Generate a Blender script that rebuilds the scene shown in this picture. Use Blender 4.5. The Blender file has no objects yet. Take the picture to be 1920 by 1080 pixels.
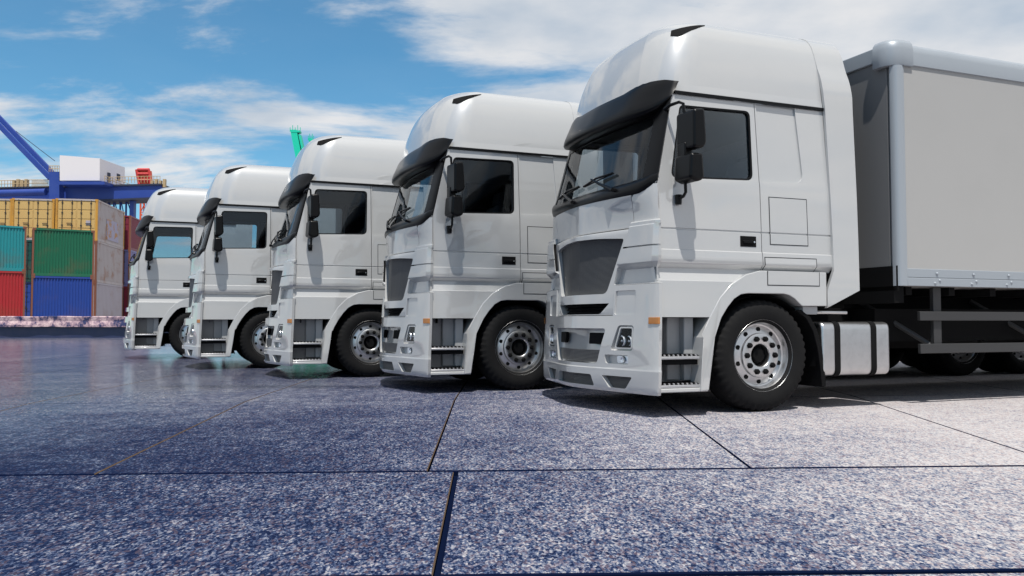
import bpy, bmesh, math, random
from mathutils import Vector, Matrix
R = math.radians
random.seed(7)
sc = bpy.context.scene
COL = sc.collection

# ------------------------------------------------------------------ camera
cam_d = bpy.data.cameras.new('camera'); cam = bpy.data.objects.new('camera', cam_d); COL.objects.link(cam)
cam.location = (0, 0, 0.8161); cam.rotation_euler = (R(90 + 2.332), 0, 0)
cam_d.sensor_width = 36; cam_d.lens = 29.175; cam_d.clip_start = 0.05; cam_d.clip_end = 5000
sc.camera = cam

# ------------------------------------------------------------------ light
sc.view_settings.view_transform = 'Standard'; sc.view_settings.look = 'None'
sc.view_settings.exposure = 0.0; sc.view_settings.gamma = 1
SUN = Vector((0.02, -0.39, 0.92)).normalized()
sun_d = bpy.data.lights.new('sun', 'SUN'); sun = bpy.data.objects.new('sun', sun_d); COL.objects.link(sun)
sun_d.energy = 5.0; sun_d.angle = R(0.6); sun_d.color = (1.0, 0.96, 0.9)
sun.rotation_euler = SUN.to_track_quat('Z', 'Y').to_euler()

world = bpy.data.worlds.new('World'); sc.world = world; world.use_nodes = True
nt = world.node_tree; nt.nodes.clear()
def wn(t, **k):
    n = nt.nodes.new(t)
    for a, b in k.items(): setattr(n, a, b)
    return n
L = nt.links.new
w_out = wn('ShaderNodeOutputWorld')
sky = wn('ShaderNodeTexSky', sky_type='NISHITA', sun_disc=False, sun_elevation=math.asin(SUN.z),
         sun_rotation=math.atan2(SUN.x, SUN.y), air_density=1.0, dust_density=0.0, ozone_density=2.0)
bg_sky = wn('ShaderNodeBackground'); bg_sky.inputs[1].default_value = 0.115
hsv = wn('ShaderNodeHueSaturation'); hsv.inputs['Hue'].default_value = 0.492; hsv.inputs['Saturation'].default_value = 1.10; hsv.inputs['Value'].default_value = 1.0
tint = wn('ShaderNodeMix', data_type='RGBA', blend_type='MULTIPLY'); tint.inputs['Factor'].default_value = 1.0; tint.inputs['B'].default_value = (0.70, 0.99, 1.10, 1)
L(sky.outputs[0], tint.inputs['A']); L(tint.outputs['Result'], hsv.inputs['Color']); L(hsv.outputs[0], bg_sky.inputs[0])
bg_cl = wn('ShaderNodeBackground'); bg_cl.inputs[1].default_value = 0.90
tc = wn('ShaderNodeTexCoord'); sp = wn('ShaderNodeSeparateXYZ'); L(tc.outputs['Generated'], sp.inputs[0])
def wm(op, a, b=None, c=None):
    n = wn('ShaderNodeMath', operation=op)
    for i, v in enumerate((a, b, c)):
        if v is None: continue
        if isinstance(v, (int, float)): n.inputs[i].default_value = v
        else: L(v, n.inputs[i])
    return n.outputs[0]
zz = wm('ADD', wm('MAXIMUM', sp.outputs[2], 0.0), 0.16)
px_, py_ = wm('DIVIDE', sp.outputs[0], zz), wm('DIVIDE', sp.outputs[1], zz)
cv = wn('ShaderNodeCombineXYZ'); L(px_, cv.inputs[0]); L(py_, cv.inputs[1])
n1 = wn('ShaderNodeTexNoise'); n1.inputs['Scale'].default_value = 1.5; n1.inputs['Detail'].default_value = 9; n1.inputs['Roughness'].default_value = 0.60; n1.inputs['Distortion'].default_value = 0.25
mp = wn('ShaderNodeMapping'); mp.inputs['Location'].default_value = (3.1, 1.7, 0.4); mp.inputs['Scale'].default_value = (0.75, 1.25, 1)
L(cv.outputs[0], mp.inputs[0]); L(mp.outputs[0], n1.inputs['Vector'])
# more cloud to the right (azimuth), wisps low on the left
az = wm('DIVIDE', sp.outputs[0], wm('MAXIMUM', wm('ABSOLUTE', sp.outputs[1]), 0.05))
mr = wn('ShaderNodeMapRange', interpolation_type='SMOOTHSTEP'); L(az, mr.inputs[0])
for i, v in zip((1, 2, 3, 4), (-0.26, 0.02, -0.13, 0.42)): mr.inputs[i].default_value = v
low = wn('ShaderNodeMapRange', interpolation_type='SMOOTHSTEP'); L(sp.outputs[2], low.inputs[0])
for i, v in zip((1, 2, 3, 4), (0.36, 0.15, 0.0, 0.12)): low.inputs[i].default_value = v
west = wn('ShaderNodeMapRange', interpolation_type='SMOOTHSTEP'); L(az, west.inputs[0])  # cloud added outside the view to neutralise the blue skylight
for i, v in zip((1, 2, 3, 4), (-1.5, -0.68, 0.42, 0.0)): west.inputs[i].default_value = v
dens = wm('ADD', wm('ADD', wm('ADD', wm('MULTIPLY', wm('SUBTRACT', n1.outputs[0], 0.5), 2.3), mr.outputs[0]), low.outputs[0]), west.outputs[0])
ms = wn('ShaderNodeMapRange', interpolation_type='SMOOTHSTEP'); L(dens, ms.inputs[0])
for i, v in zip((1, 2, 3, 4), (-0.10, 0.27, 0.05, 0.95)): ms.inputs[i].default_value = v
n2 = wn('ShaderNodeTexNoise'); n2.inputs['Scale'].default_value = 2.3; n2.inputs['Detail'].default_value = 6
L(cv.outputs[0], n2.inputs['Vector'])
cr = wn('ShaderNodeValToRGB'); cr.color_ramp.elements[0].position = 0.36; cr.color_ramp.elements[0].color = (0.56, 0.64, 0.74, 1)
cr.color_ramp.elements[1].position = 0.62; cr.color_ramp.elements[1].color = (0.9, 0.9, 0.91, 1)
L(n2.outputs[0], cr.inputs[0]); L(cr.outputs[0], bg_cl.inputs[0])
mx = wn('ShaderNodeMixShader'); L(ms.outputs[0], mx.inputs[0]); L(bg_sky.outputs[0], mx.inputs[1]); L(bg_cl.outputs[0], mx.inputs[2])
L(mx.outputs[0], w_out.inputs[0])

# ------------------------------------------------------------------ materials
def mat(name, col, rough=0.5, metal=0.0, coat=0.0, spec=0.5, alpha=None, noise=None, emit=None):
    m = bpy.data.materials.new(name); m.use_nodes = True
    b = m.node_tree.nodes['Principled BSDF']
    b.inputs['Base Color'].default_value = (*col, 1); b.inputs['Roughness'].default_value = rough
    b.inputs['Metallic'].default_value = metal; b.inputs['Coat Weight'].default_value = coat
    b.inputs['Coat Roughness'].default_value = 0.03; b.inputs['Coat IOR'].default_value = 2.0; b.inputs['Specular IOR Level'].default_value = spec
    if noise:       # (scale, amount, second colour): dirt and wear
        t = m.node_tree; tcn = t.nodes.new('ShaderNodeTexCoord'); nz = t.nodes.new('ShaderNodeTexNoise')
        nz.inputs['Scale'].default_value = noise[0]; nz.inputs['Detail'].default_value = 7; nz.inputs['Roughness'].default_value = 0.65
        rp = t.nodes.new('ShaderNodeValToRGB'); rp.color_ramp.elements[0].position = noise[3] if len(noise) > 3 else 0.45; rp.color_ramp.elements[1].position = noise[4] if len(noise) > 4 else 0.75
        rp.color_ramp.elements[0].color = (0, 0, 0, 1); rp.color_ramp.elements[1].color = (noise[1],) * 3 + (1,)
        mxn = t.nodes.new('ShaderNodeMix'); mxn.data_type = 'RGBA'
        t.links.new(tcn.outputs['Object'], nz.inputs['Vector']); t.links.new(nz.outputs[0], rp.inputs[0])
        t.links.new(rp.outputs[0], mxn.inputs['Factor'])
        mxn.inputs['A'].default_value = (*col, 1); mxn.inputs['B'].default_value = (*noise[2], 1)
        t.links.new(mxn.outputs['Result'], b.inputs['Base Color'])
    return m
def glass(name, tint, refl=1.0):
    m = bpy.data.materials.new(name); m.use_nodes = True; t = m.node_tree; t.nodes.clear()
    o = t.nodes.new('ShaderNodeOutputMaterial'); tr = t.nodes.new('ShaderNodeBsdfTransparent'); gl = t.nodes.new('ShaderNodeBsdfGlossy')
    fr = t.nodes.new('ShaderNodeFresnel'); fr.inputs[0].default_value = 1.45; mx = t.nodes.new('ShaderNodeMixShader')
    tr.inputs[0].default_value = (*tint, 1); gl.inputs['Roughness'].default_value = 0.01; gl.inputs[0].default_value = (0.9 * refl,) * 3 + (1,)
    t.links.new(fr.outputs[0], mx.inputs[0]); t.links.new(tr.outputs[0], mx.inputs[1]); t.links.new(gl.outputs[0], mx.inputs[2]); t.links.new(mx.outputs[0], o.inputs[0])
    return m
M = dict(
    paint=mat('white_paint', (0.43, 0.432, 0.428), 0.36, 0, 1.0, noise=(3.0, 0.25, (0.40, 0.402, 0.40))),
    under=mat('grey_plastic', (0.36, 0.365, 0.37), 0.5),
    black=mat('black_plastic', (0.0035, 0.0035, 0.004), 0.3, 0, 0.0, 0.2),
    matte=mat('matte_black', (0.004, 0.004, 0.0045), 0.8, 0, 0, 0.15),
    seam=mat('seam', (0.03, 0.032, 0.035), 0.8, 0, 0, 0.1),
    mesh=mat('grille_mesh', (0.055, 0.057, 0.059), 0.45),
    glass=glass('tinted_glass', (0.76, 0.81, 0.84)),
    lens=glass('clear_lens', (0.93, 0.95, 0.97), 0.8),
    rubber=mat('tyre_rubber', (0.006, 0.006, 0.0065), 0.8, 0, 0, 0.22, noise=(9, 0.5, (0.012, 0.0115, 0.011))),
    alu=mat('brushed_aluminium', (0.62, 0.62, 0.62), 0.33, 1.0, noise=(14, 0.5, (0.45, 0.45, 0.45))),
    chrome=mat('reflector_chrome', (0.82, 0.86, 0.9), 0.28, 1.0),
    orange=mat('orange_lens', (0.42, 0.16, 0.03), 0.25, 0, 0.3),
    tread=mat('step_tread', (0.45, 0.45, 0.46), 0.4, 0.6),
    box=mat('box_panel', (0.37, 0.365, 0.355), 0.5, 0, 0.0, 0.35, noise=(2.0, 0.35, (0.345, 0.34, 0.33))),
    rail=mat('rail_aluminium', (0.32, 0.35, 0.38), 0.38, 0.15),
    guard=mat('guard_steel', (0.030, 0.030, 0.031), 0.5),
    seat=mat('seat_cloth', (0.03, 0.032, 0.036), 0.9),
    liner=mat('cab_liner', (0.05, 0.052, 0.055), 0.85),
)

# ------------------------------------------------------------------ mesh helpers
def lerp(a, b, t): return a + (b - a) * t
def table(tab):
    xs = [p[0] for p in tab]; ys = [p[1] for p in tab]
    def fn(x):
        if x <= xs[0]: return ys[0]
        for i in range(1, len(xs)):
            if x <= xs[i]:
                return lerp(ys[i-1], ys[i], (x - xs[i-1]) / max(1e-9, xs[i] - xs[i-1]))
        return ys[-1]
    return fn
def smooth_table(tab):
    xs = [p[0] for p in tab]; ys = [p[1] for p in tab]; n = len(xs)
    d = [(ys[i+1]-ys[i])/(xs[i+1]-xs[i]) for i in range(n-1)]
    m = [d[0]] + [0 if d[i-1]*d[i] <= 0 else 2*d[i-1]*d[i]/(d[i-1]+d[i]) for i in range(1, n-1)] + [d[-1]]
    def fn(x):
        if x <= xs[0]: return ys[0]
        if x >= xs[-1]: return ys[-1]
        for i in range(n-1):
            if x <= xs[i+1]: break
        h = xs[i+1]-xs[i]; t = (x-xs[i])/h
        return ys[i]*(2*t**3-3*t*t+1)+h*m[i]*(t**3-2*t*t+t)+ys[i+1]*(3*t*t-2*t**3)+h*m[i+1]*(t**3-t*t)
    return fn

class MB:
    def __init__(s): s.v = []; s.f = []; s.marks = []
    def use(s, i): s.marks.append((len(s.f), i)); return s
    def add(s, vs, fs):
        o = len(s.v); s.v += [tuple(p) for p in vs]; s.f += [tuple(o + i for i in f) for f in fs]; return s
    def box(s, x0, x1, y0, y1, z0, z1):
        return s.add([(x0,y0,z0),(x1,y0,z0),(x1,y1,z0),(x0,y1,z0),(x0,y0,z1),(x1,y0,z1),(x1,y1,z1),(x0,y1,z1)],
                     [(0,3,2,1),(4,5,6,7),(0,1,5,4),(1,2,6,5),(2,3,7,6),(3,0,4,7)])
    def grid(s, rows, close=False):
        n = len(rows[0]); o = len(s.v)
        for r in rows: s.v += [tuple(p) for p in r]
        for i in range(len(rows)-1):
            for j in range(n if close else n-1):
                k = (j+1) % n
                s.f.append((o+i*n+j, o+i*n+k, o+(i+1)*n+k, o+(i+1)*n+j))
        return s
    def prism(s, poly, fa, fb):     # poly of 2-D points mapped by fa and fb to the two end caps
        n = len(poly); a = [fa(*p) for p in poly]; b = [fb(*p) for p in poly]
        return s.add(a + b, [tuple(range(n))[::-1], tuple(range(n, 2*n))] + [(i, (i+1) % n, n+(i+1) % n, n+i) for i in range(n)])
    def tube(s, pts, r, n=8, cap=True):
        pts = [Vector(p) for p in pts]; rows = []; prev = None
        for i, p in enumerate(pts):
            d = (pts[min(i+1, len(pts)-1)] - pts[max(i-1, 0)]).normalized()
            if prev is None:
                a = Vector((0,0,1)) if abs(d.z) < 0.9 else Vector((1,0,0))
                e = d.cross(a).normalized()
            else: e = (prev - d * prev.dot(d)).normalized()
            prev = e; g = d.cross(e); rr = r[i] if isinstance(r, (list, tuple)) else r
            rows.append([p + (e*math.cos(2*math.pi*k/n) + g*math.sin(2*math.pi*k/n))*rr for k in range(n)])
        o = len(s.v); s.grid(rows, True)
        if cap:
            s.f.append(tuple(o + k for k in range(n))[::-1]); s.f.append(tuple(o + (len(pts)-1)*n + k for k in range(n)))
        return s
    def lathe_y(s, prof, n=48, c=(0,0,0), cap0=False, cap1=False, wob=None):   # prof: (radius, y)
        rows = []
        for i, (r, y) in enumerate(prof):
            rows.append([(c[0] + (r + (wob(i, k) if wob else 0))*math.cos(2*math.pi*k/n), c[1]+y, c[2] + (r + (wob(i, k) if wob else 0))*math.sin(2*math.pi*k/n)) for k in range(n)])
        o = len(s.v); s.grid(rows, True)
        if cap0: s.f.append(tuple(o + k for k in range(n)))
        if cap1: s.f.append(tuple(o + (len(prof)-1)*n + k for k in range(n)))
        return s
    def mirrored(s):
        b = MB(); b.v = [(x, -y, z) for x, y, z in s.v]; b.f = [tuple(reversed(f)) for f in s.f]; b.marks = list(s.marks); return b
    def mesh(s, name, mats, smooth=35, bevel=0, recalc=True):
        me = bpy.data.meshes.new(name); me.from_pydata(s.v, [], s.f)
        for a, i in s.marks:
            for p in me.polygons[a:]: p.material_index = i
        bm = bmesh.new(); bm.from_mesh(me); bmesh.ops.remove_doubles(bm, verts=bm.verts, dist=1e-5)
        if recalc: bmesh.ops.recalc_face_normals(bm, faces=bm.faces)
        bm.to_mesh(me); bm.free()
        for m in (mats if isinstance(mats, (list, tuple)) else [mats]): me.materials.append(m)
        if smooth:
            me.shade_smooth(); me.set_sharp_from_angle(angle=R(smooth))
        return me
    def build(s, name, m, parent=None, smooth=35, bevel=0, recalc=True, seg=2):
        return link(name, s.mesh(name, m, smooth, bevel, recalc), parent, bevel, seg)
def link(name, me, parent=None, bevel=0, seg=2):
    o = bpy.data.objects.new(name, me); COL.objects.link(o); o.parent = parent
    if bevel:
        b = o.modifiers.new('bevel', 'BEVEL'); b.width = bevel; b.segments = seg; b.limit_method = 'ANGLE'; b.angle_limit = R(40)
        b.harden_normals = False
    return o
def cut(name, a, b, m, parent=None, smooth=30, bevel=0):
    """mesh of MB a minus MB b, as one object"""
    oa = link('tmp', a.mesh('tmp', m, 0)); ob = link('tmp', b.mesh('tmp', m, 0))
    md = oa.modifiers.new('b', 'BOOLEAN'); md.operation = 'DIFFERENCE'; md.object = ob; md.solver = 'EXACT'
    dg = bpy.context.evaluated_depsgraph_get(); dg.update()
    me = bpy.data.meshes.new_from_object(oa.evaluated_get(dg)); me.name = name
    for o in (oa, ob):
        q = o.data; bpy.data.objects.remove(o); bpy.data.meshes.remove(q)
    if smooth: me.shade_smooth(); me.set_sharp_from_angle(angle=R(smooth))
    return link(name, me, parent, bevel)
def rounded(poly, r, n=5):
    """round the corners of a convex or concave 2-D polygon"""
    out = []; N = len(poly)
    for i in range(N):
        p0, p, p1 = Vector(poly[i-1]), Vector(poly[i]), Vector(poly[(i+1) % N])
        rr = r[i] if isinstance(r, (list, tuple)) else r
        a, b = p0 - p, p1 - p
        if rr <= 0: out.append(tuple(p)); continue
        d = min(rr, a.length*0.45, b.length*0.45)
        A, B = p + a.normalized()*d, p + b.normalized()*d
        for k in range(n+1):
            t = k/n; out.append(tuple(A*(1-t)**2 + p*2*t*(1-t) + B*t*t))
    return out
def tag(o, label=None, cat=None, group=None, kind=None):
    if label: o['label'] = label
    if cat: o['category'] = cat
    if group: o['group'] = group
    if kind: o['kind'] = kind
    return o
def empty(name, loc=(0,0,0), rz=0):
    o = bpy.data.objects.new(name, None); COL.objects.link(o); o.location = loc; o.rotation_euler = (0, 0, rz); o.empty_display_size = 0.3
    return o
def copy_tree(o, parent=None):
    c = o.copy(); COL.objects.link(c); c.parent = parent
    for ch in list(o.children): copy_tree(ch, c)
    return c

# ================================================================== GROUND: slabs over a base sheet
def ground_mat(name):
    m = bpy.data.materials.new(name); m.use_nodes = True; t = m.node_tree; N = t.nodes; K = t.links.new
    b = N['Principled BSDF']
    geo = N.new('ShaderNodeNewGeometry'); at = N.new('ShaderNodeAttribute'); at.attribute_name = 'tone'
    def noise(scale, detail=3, rough=0.55, loc=(0,0,0), sc_=(1,1,1)):
        mpn = N.new('ShaderNodeMapping'); mpn.inputs['Location'].default_value = loc; mpn.inputs['Scale'].default_value = sc_
        n = N.new('ShaderNodeTexNoise'); n.inputs['Scale'].default_value = scale; n.inputs['Detail'].default_value = detail; n.inputs['Roughness'].default_value = rough
        K(geo.outputs['Position'], mpn.inputs[0]); K(mpn.outputs[0], n.inputs['Vector']); return n.outputs[0]
    def math_(op, a, c, d=None):
        n = N.new('ShaderNodeMath'); n.operation = op
        for i, v in enumerate((a, c, d)):
            if v is None: continue
            if isinstance(v, (int, float)): n.inputs[i].default_value = v
            else: K(v, n.inputs[i])
        return n.outputs[0]
    def grains(scale, loc):     # crystals: one random value per cell
        mpn = N.new('ShaderNodeMapping'); mpn.inputs['Location'].default_value = loc; mpn.inputs['Scale'].default_value = (1, .5, 1)
        n = N.new('ShaderNodeTexVoronoi'); n.feature = 'F1'; n.inputs['Scale'].default_value = scale; n.inputs['Randomness'].default_value = 1.0
        sc2 = N.new('ShaderNodeSeparateColor'); K(geo.outputs['Position'], mpn.inputs[0]); K(mpn.outputs[0], n.inputs['Vector']); K(n.outputs['Color'], sc2.inputs[0]); return sc2
    ga, gb = grains(150, (0, 0, .37)), grains(82, (2.1, 3.3, .61))
    grain = ga.outputs[0]; fine = gb.outputs[1]; pink = gb.outputs[2]
    clump = noise(11, 4, 0.6, (4, 1, 0), (1, .6, 1)); blot = noise(1.1, 5, 0.6, (1.3, 0.2, 0))
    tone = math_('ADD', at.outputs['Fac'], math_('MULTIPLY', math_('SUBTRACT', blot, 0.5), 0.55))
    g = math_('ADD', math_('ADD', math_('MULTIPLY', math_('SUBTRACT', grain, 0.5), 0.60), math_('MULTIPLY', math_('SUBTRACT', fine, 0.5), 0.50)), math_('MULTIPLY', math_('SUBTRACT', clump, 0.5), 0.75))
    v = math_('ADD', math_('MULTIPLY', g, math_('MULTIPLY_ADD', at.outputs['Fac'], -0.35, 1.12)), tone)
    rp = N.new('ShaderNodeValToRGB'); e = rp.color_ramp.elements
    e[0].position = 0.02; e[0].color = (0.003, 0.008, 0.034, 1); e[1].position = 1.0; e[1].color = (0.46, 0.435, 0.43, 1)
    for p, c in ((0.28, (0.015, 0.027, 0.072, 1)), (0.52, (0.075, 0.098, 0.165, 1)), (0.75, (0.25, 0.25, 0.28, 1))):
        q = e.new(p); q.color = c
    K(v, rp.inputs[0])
    mxn = N.new('ShaderNodeMix'); mxn.data_type = 'RGBA'; K(rp.outputs[0], mxn.inputs['A'])
    mxn.inputs['B'].default_value = (0.28, 0.19, 0.18, 1)
    pk = N.new('ShaderNodeMapRange'); K(pink, pk.inputs[0])
    for i, q in zip((1, 2, 3, 4), (0.74, 0.80, 0.0, 0.5)): pk.inputs[i].default_value = q
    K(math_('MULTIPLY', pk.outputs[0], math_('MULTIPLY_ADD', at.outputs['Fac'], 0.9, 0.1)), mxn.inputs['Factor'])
    K(mxn.outputs['Result'], b.inputs['Base Color'])
    # wet stone towards the quay on the left: low roughness there
    sx = N.new('ShaderNodeSeparateXYZ'); K(geo.outputs['Position'], sx.inputs[0])
    wx = math_('ADD', math_('MULTIPLY', sx.outputs[0], -1.0), math_('MULTIPLY', sx.outputs[1], 0.35))
    wet = N.new('ShaderNodeMapRange'); wet.interpolation_type = 'SMOOTHSTEP'
    K(math_('ADD', wx, math_('ADD', math_('MULTIPLY', math_('SUBTRACT', blot, 0.5), 5.0), math_('MULTIPLY', math_('SUBTRACT', clump, 0.5), 3.0))), wet.inputs[0])
    for i, q in zip((1, 2, 3, 4), (3.4, 8.5, 0.68, 0.19)): wet.inputs[i].default_value = q
    K(wet.outputs[0], b.inputs['Roughness'])
    spm = N.new('ShaderNodeMapRange'); K(wet.outputs[0], spm.inputs[0])
    for i, q in zip((1, 2, 3, 4), (0.2, 0.68, 0.42, 0.06)): spm.inputs[i].default_value = q
    K(spm.outputs[0], b.inputs['Specular IOR Level'])
    bp = N.new('ShaderNodeBump'); bp.inputs['Strength'].default_value = 0.12; bp.inputs['Distance'].default_value = 0.003
    K(grain, bp.inputs['Height'])
    bs = N.new('ShaderNodeMapRange'); K(wet.outputs[0], bs.inputs[0])
    for i, q in zip((1, 2, 3, 4), (0.2, 0.62, 0.05, 0.06)): bs.inputs[i].default_value = q
    K(bs.outputs[0], bp.inputs['Strength'])
    K(bp.outputs[0], b.inputs['Normal'])
    return m
g_ = MB(); g_.add([(-3000,-200,-0.03),(3000,-200,-0.03),(3000,3000,-0.03),(-3000,3000,-0.03)], [(0,1,2,3)])
tag(g_.build('ground', mat('joint_mortar', (0.004, 0.008, 0.028), 0.9, 0, 0, 0.0), None, 0), kind='structure')
ROWS = [lambda x: 2.713+0.0344*x, lambda x: 4.61+0.052*x, lambda x: 8.80+0.1035*x, lambda x: 14.4+0.14*x, lambda x: 22+0.12*x, lambda x: 31+0.08*x, lambda x: 42.9]
def colx(k, y):
    x1, x2 = -0.461+1.79*k, -0.60+2.16*k
    return lerp(x1, x2, (y-4.6)/4.17) if y < 9 else lerp(x1, x2, (9-4.6)/4.17)*(1+(y-9)*0.012)
def cross(kx, row):
    y = 5.0
    for _ in range(20): y = row(kx(y))
    return (kx(y), y)
tones = {}
sv = []; sf = []; stone = []; smi = []
def tone_at(x, y):  # brightness gradient of the light, dark left to pale right, put into the stone
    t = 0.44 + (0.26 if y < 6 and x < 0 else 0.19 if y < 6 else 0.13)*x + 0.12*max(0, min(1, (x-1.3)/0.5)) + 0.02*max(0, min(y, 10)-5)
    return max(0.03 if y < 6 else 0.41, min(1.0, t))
def slab(q, tone, gap=0.009):
    c = Vector((sum(p[0] for p in q)/4, sum(p[1] for p in q)/4)); o = len(sv)
    P = [Vector(p) for p in q]
    ins = []
    for i in range(4):
        a, p, b = P[i-1], P[i], P[(i+1) % 4]
        e1, e2 = (p-a).normalized(), (b-p).normalized()
        n1, n2 = Vector((-e1.y, e1.x)), Vector((-e2.y, e2.x))
        ins.append((p, n1, n2))
    def ring(d, z):
        for p, n1, n2 in ins:
            w = (n1+n2); w = w / max(0.3, w.dot(n1)) * d
            sv.append((p.x+w.x, p.y+w.y, z))
    ring(gap, -0.03); ring(gap, -0.006); ring(gap+0.005, 0.0)
    for l in (0, 4):
        for i in range(4): sf.append((o+l+i, o+l+(i+1) % 4, o+l+4+(i+1) % 4, o+l+4+i)); smi.append(2 if l == 4 and i in (1, 3) and -9 < c.x < .2 else 1); stone.append(tone)
    sf.append((o+8, o+9, o+10, o+11)); smi.append(0); stone.append(tone)
front_cols = [lambda y, a=a, b=b: a + (y-2.7)*b for a, b in ((-9.2, -0.12), (-6.2, -0.08), (-3.25, -0.05), (-0.245, -0.033), (2.95, 0.1), (6.1, 0.12), (9.3, 0.15))]
for r in range(-1, 6):
    rows = (ROWS[r], ROWS[r+1]) if r > 0 else (ROWS[0], lambda x: ROWS[1](x)-.022) if r == 0 else (lambda x: -3.0, lambda x: ROWS[0](x)-.02)
    cols = front_cols if r <= 0 else [lambda y, k=k: colx(k, y) for k in range(-22, 24)]
    ts = [random.uniform(-0.05, 0.05) for _ in cols]
    for j in range(len(cols)-1):
        q = [cross(cols[j], rows[0]), cross(cols[j+1], rows[0]), cross(cols[j+1], rows[1]), cross(cols[j], rows[1])]
        if r >= 2 and max(p[0] for p in q) - min(p[0] for p in q) > 60: continue
        slab(q, ts[j], gap=0.0045 if r > 0 else 0.011)
me = bpy.data.meshes.new('paving'); me.from_pydata(sv, [], sf)
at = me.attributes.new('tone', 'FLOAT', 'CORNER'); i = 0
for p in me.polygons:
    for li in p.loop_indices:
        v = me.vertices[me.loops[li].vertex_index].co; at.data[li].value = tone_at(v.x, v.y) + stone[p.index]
me.materials.append(ground_mat('granite')); me.materials.append(bpy.data.materials['joint_mortar']); me.materials.append(mat('edge_highlight', (.11,.075,.05), .8, 0, 0, .1))  # tan bevels along the left joints are a highlight painted into the colour
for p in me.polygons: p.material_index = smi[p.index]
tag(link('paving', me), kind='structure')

# ================================================================== TRUCK
# local frame: x to the rear, y to the far side (0 = centre line), z up, front axle at x = 0
P = M['paint']
S_ca, S_cb = smooth_table([(0,0),(.3,.05),(.5,.14),(.66,.25)]), smooth_table([(.66,.25),(.78,.45),(.88,.64),(.95,.82),(.985,.93),(1,1)])
def S_cap(e): return S_ca(e) if e <= .66 else S_cb(e)
S_low = smooth_table([(0,0),(.25,.15),(.45,.37),(.72,.65),(.88,.80),(.95,.885),(.985,.95),(1,1)])
S_top = smooth_table([(0,0),(.3,.08),(.6,.28),(.8,.50),(.92,.72),(.98,.89),(1,1)])
xc = table([(.19,-1.40),(.215,-1.425),(.30,-1.435),(.392,-1.435),(.40,-1.425),(.62,-1.43),(.875,-1.405),(1.145,-1.395)])
xE = table([(.19,-1.17),(.22,-1.18),(.4,-1.178),(.86,-1.16),(1.145,-1.15)])
yE = table([(.19,1.165),(.22,1.185),(.395,1.195),(.405,1.188),(.8,1.18),(1.145,1.16)])
def XF(y, z): return xc(z) + (xE(z)-xc(z))*S_low(min(1, abs(y)/yE(z)))
uxc = table([(1.60,-1.345),(1.655,-1.33),(1.955,-1.325),(2.07,-1.255),(2.16,-1.215),(2.446,-1.13),(2.62,-1.08),(2.83,-1.02),(2.97,-.985)])
uxE = table([(1.60,-1.115),(1.955,-1.105),(2.06,-1.10),(2.83,-.91),(2.97,-.875)])
uyE = table([(1.60,1.105),(1.955,1.075),(2.06,1.065),(2.83,1.0),(2.97,.985)])
def XU(y, z, S=None):
    e = min(1, abs(y)/uyE(z)); k = min(1, max(0, (z-1.75)/0.3))
    s = lerp(S_low(e), S_top(e), k)
    return uxc(z) + (uxE(z)-uxc(z))*s
ys = table([(.855,1.115),(1.172,1.11),(1.18,1.075),(1.285,1.04),(1.33,1.088),(1.335,1.09),(1.442,1.082),(1.45,1.072),(1.620,1.070),(1.626,1.061),(1.634,1.061),(1.640,1.069),(2.05,1.055),(2.12,1.045),(2.86,.985)])
etas = [-1,-.985,-.95,-.9,-.84,-.77,-.7,-.62,-.54,-.45,-.36,-.27,-.18,-.09,0]; etas = etas + [-e for e in etas[-2::-1]]
truck = empty('box_truck')

# ---- bumper
zl = [.19,.205,.22,.26,.3,.34,.388,.392,.40,.408,.45,.5,.56,.62,.68,.74,.80,.86,.92,1.0,1.08,1.12,1.138,1.145]
b = MB(); rows = []
for z in zl:
    r = [(XF(e*yE(z), z), e*yE(z), z) for e in etas]
    rows.append(r + [(xE(z)+.035, yE(z)-.012, z), (xE(z)+.035, -yE(z)+.012, z)])
b.grid(rows, True); n = len(rows[0]); b.f.append(tuple(range(n))); b.f.append(tuple(range(len(b.v)-n, len(b.v))))
c = MB()
def pocket(c, poly, depth, r=0.02, f=XF):
    pl = rounded(poly, r)
    # subdivide so that the pocket follows the curve
    c.prism(pl, lambda y, z: (f(y, min(max(z,.2),2.9))-.3, y, z), lambda y, z: (f(y, min(max(z,.2),2.9))+depth, y, z))
for s in (-1, 1):
    pocket(c, [(s*.60,.56),(s*.885,.56),(s*.89,.785),(s*.69,.785)][::s], .05, .03)
    pocket(c, [(s*.535,.44),(s*.835,.44),(s*.835,.52),(s*.52,.52)][::s], .05, .02)
    pocket(c, [(s*.58,.225),(s*.80,.225),(s*.89,.332),(s*.49,.332)][::s], .08, .02)
    pocket(c, [(s*.63,.88),(s*.90,.88),(s*.90,1.095),(s*.64,1.095)][::s], .012, .02)
pocket(c, [(-.385,.228),(.385,.228),(.345,.332),(-.345,.332)], .08, .02)
pocket(c, [(-.42,.432),(.42,.432),(.53,.756),(-.53,.756)], .045, .04)
c.prism([(-.61,.872),(.61,.872),(.615,1.3),(-.615,1.3)], lambda y, z: (-2, y, z), lambda y, z: (-.9, y, z))
bumper = cut('bumper', b, c, P, truck, 30)
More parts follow.
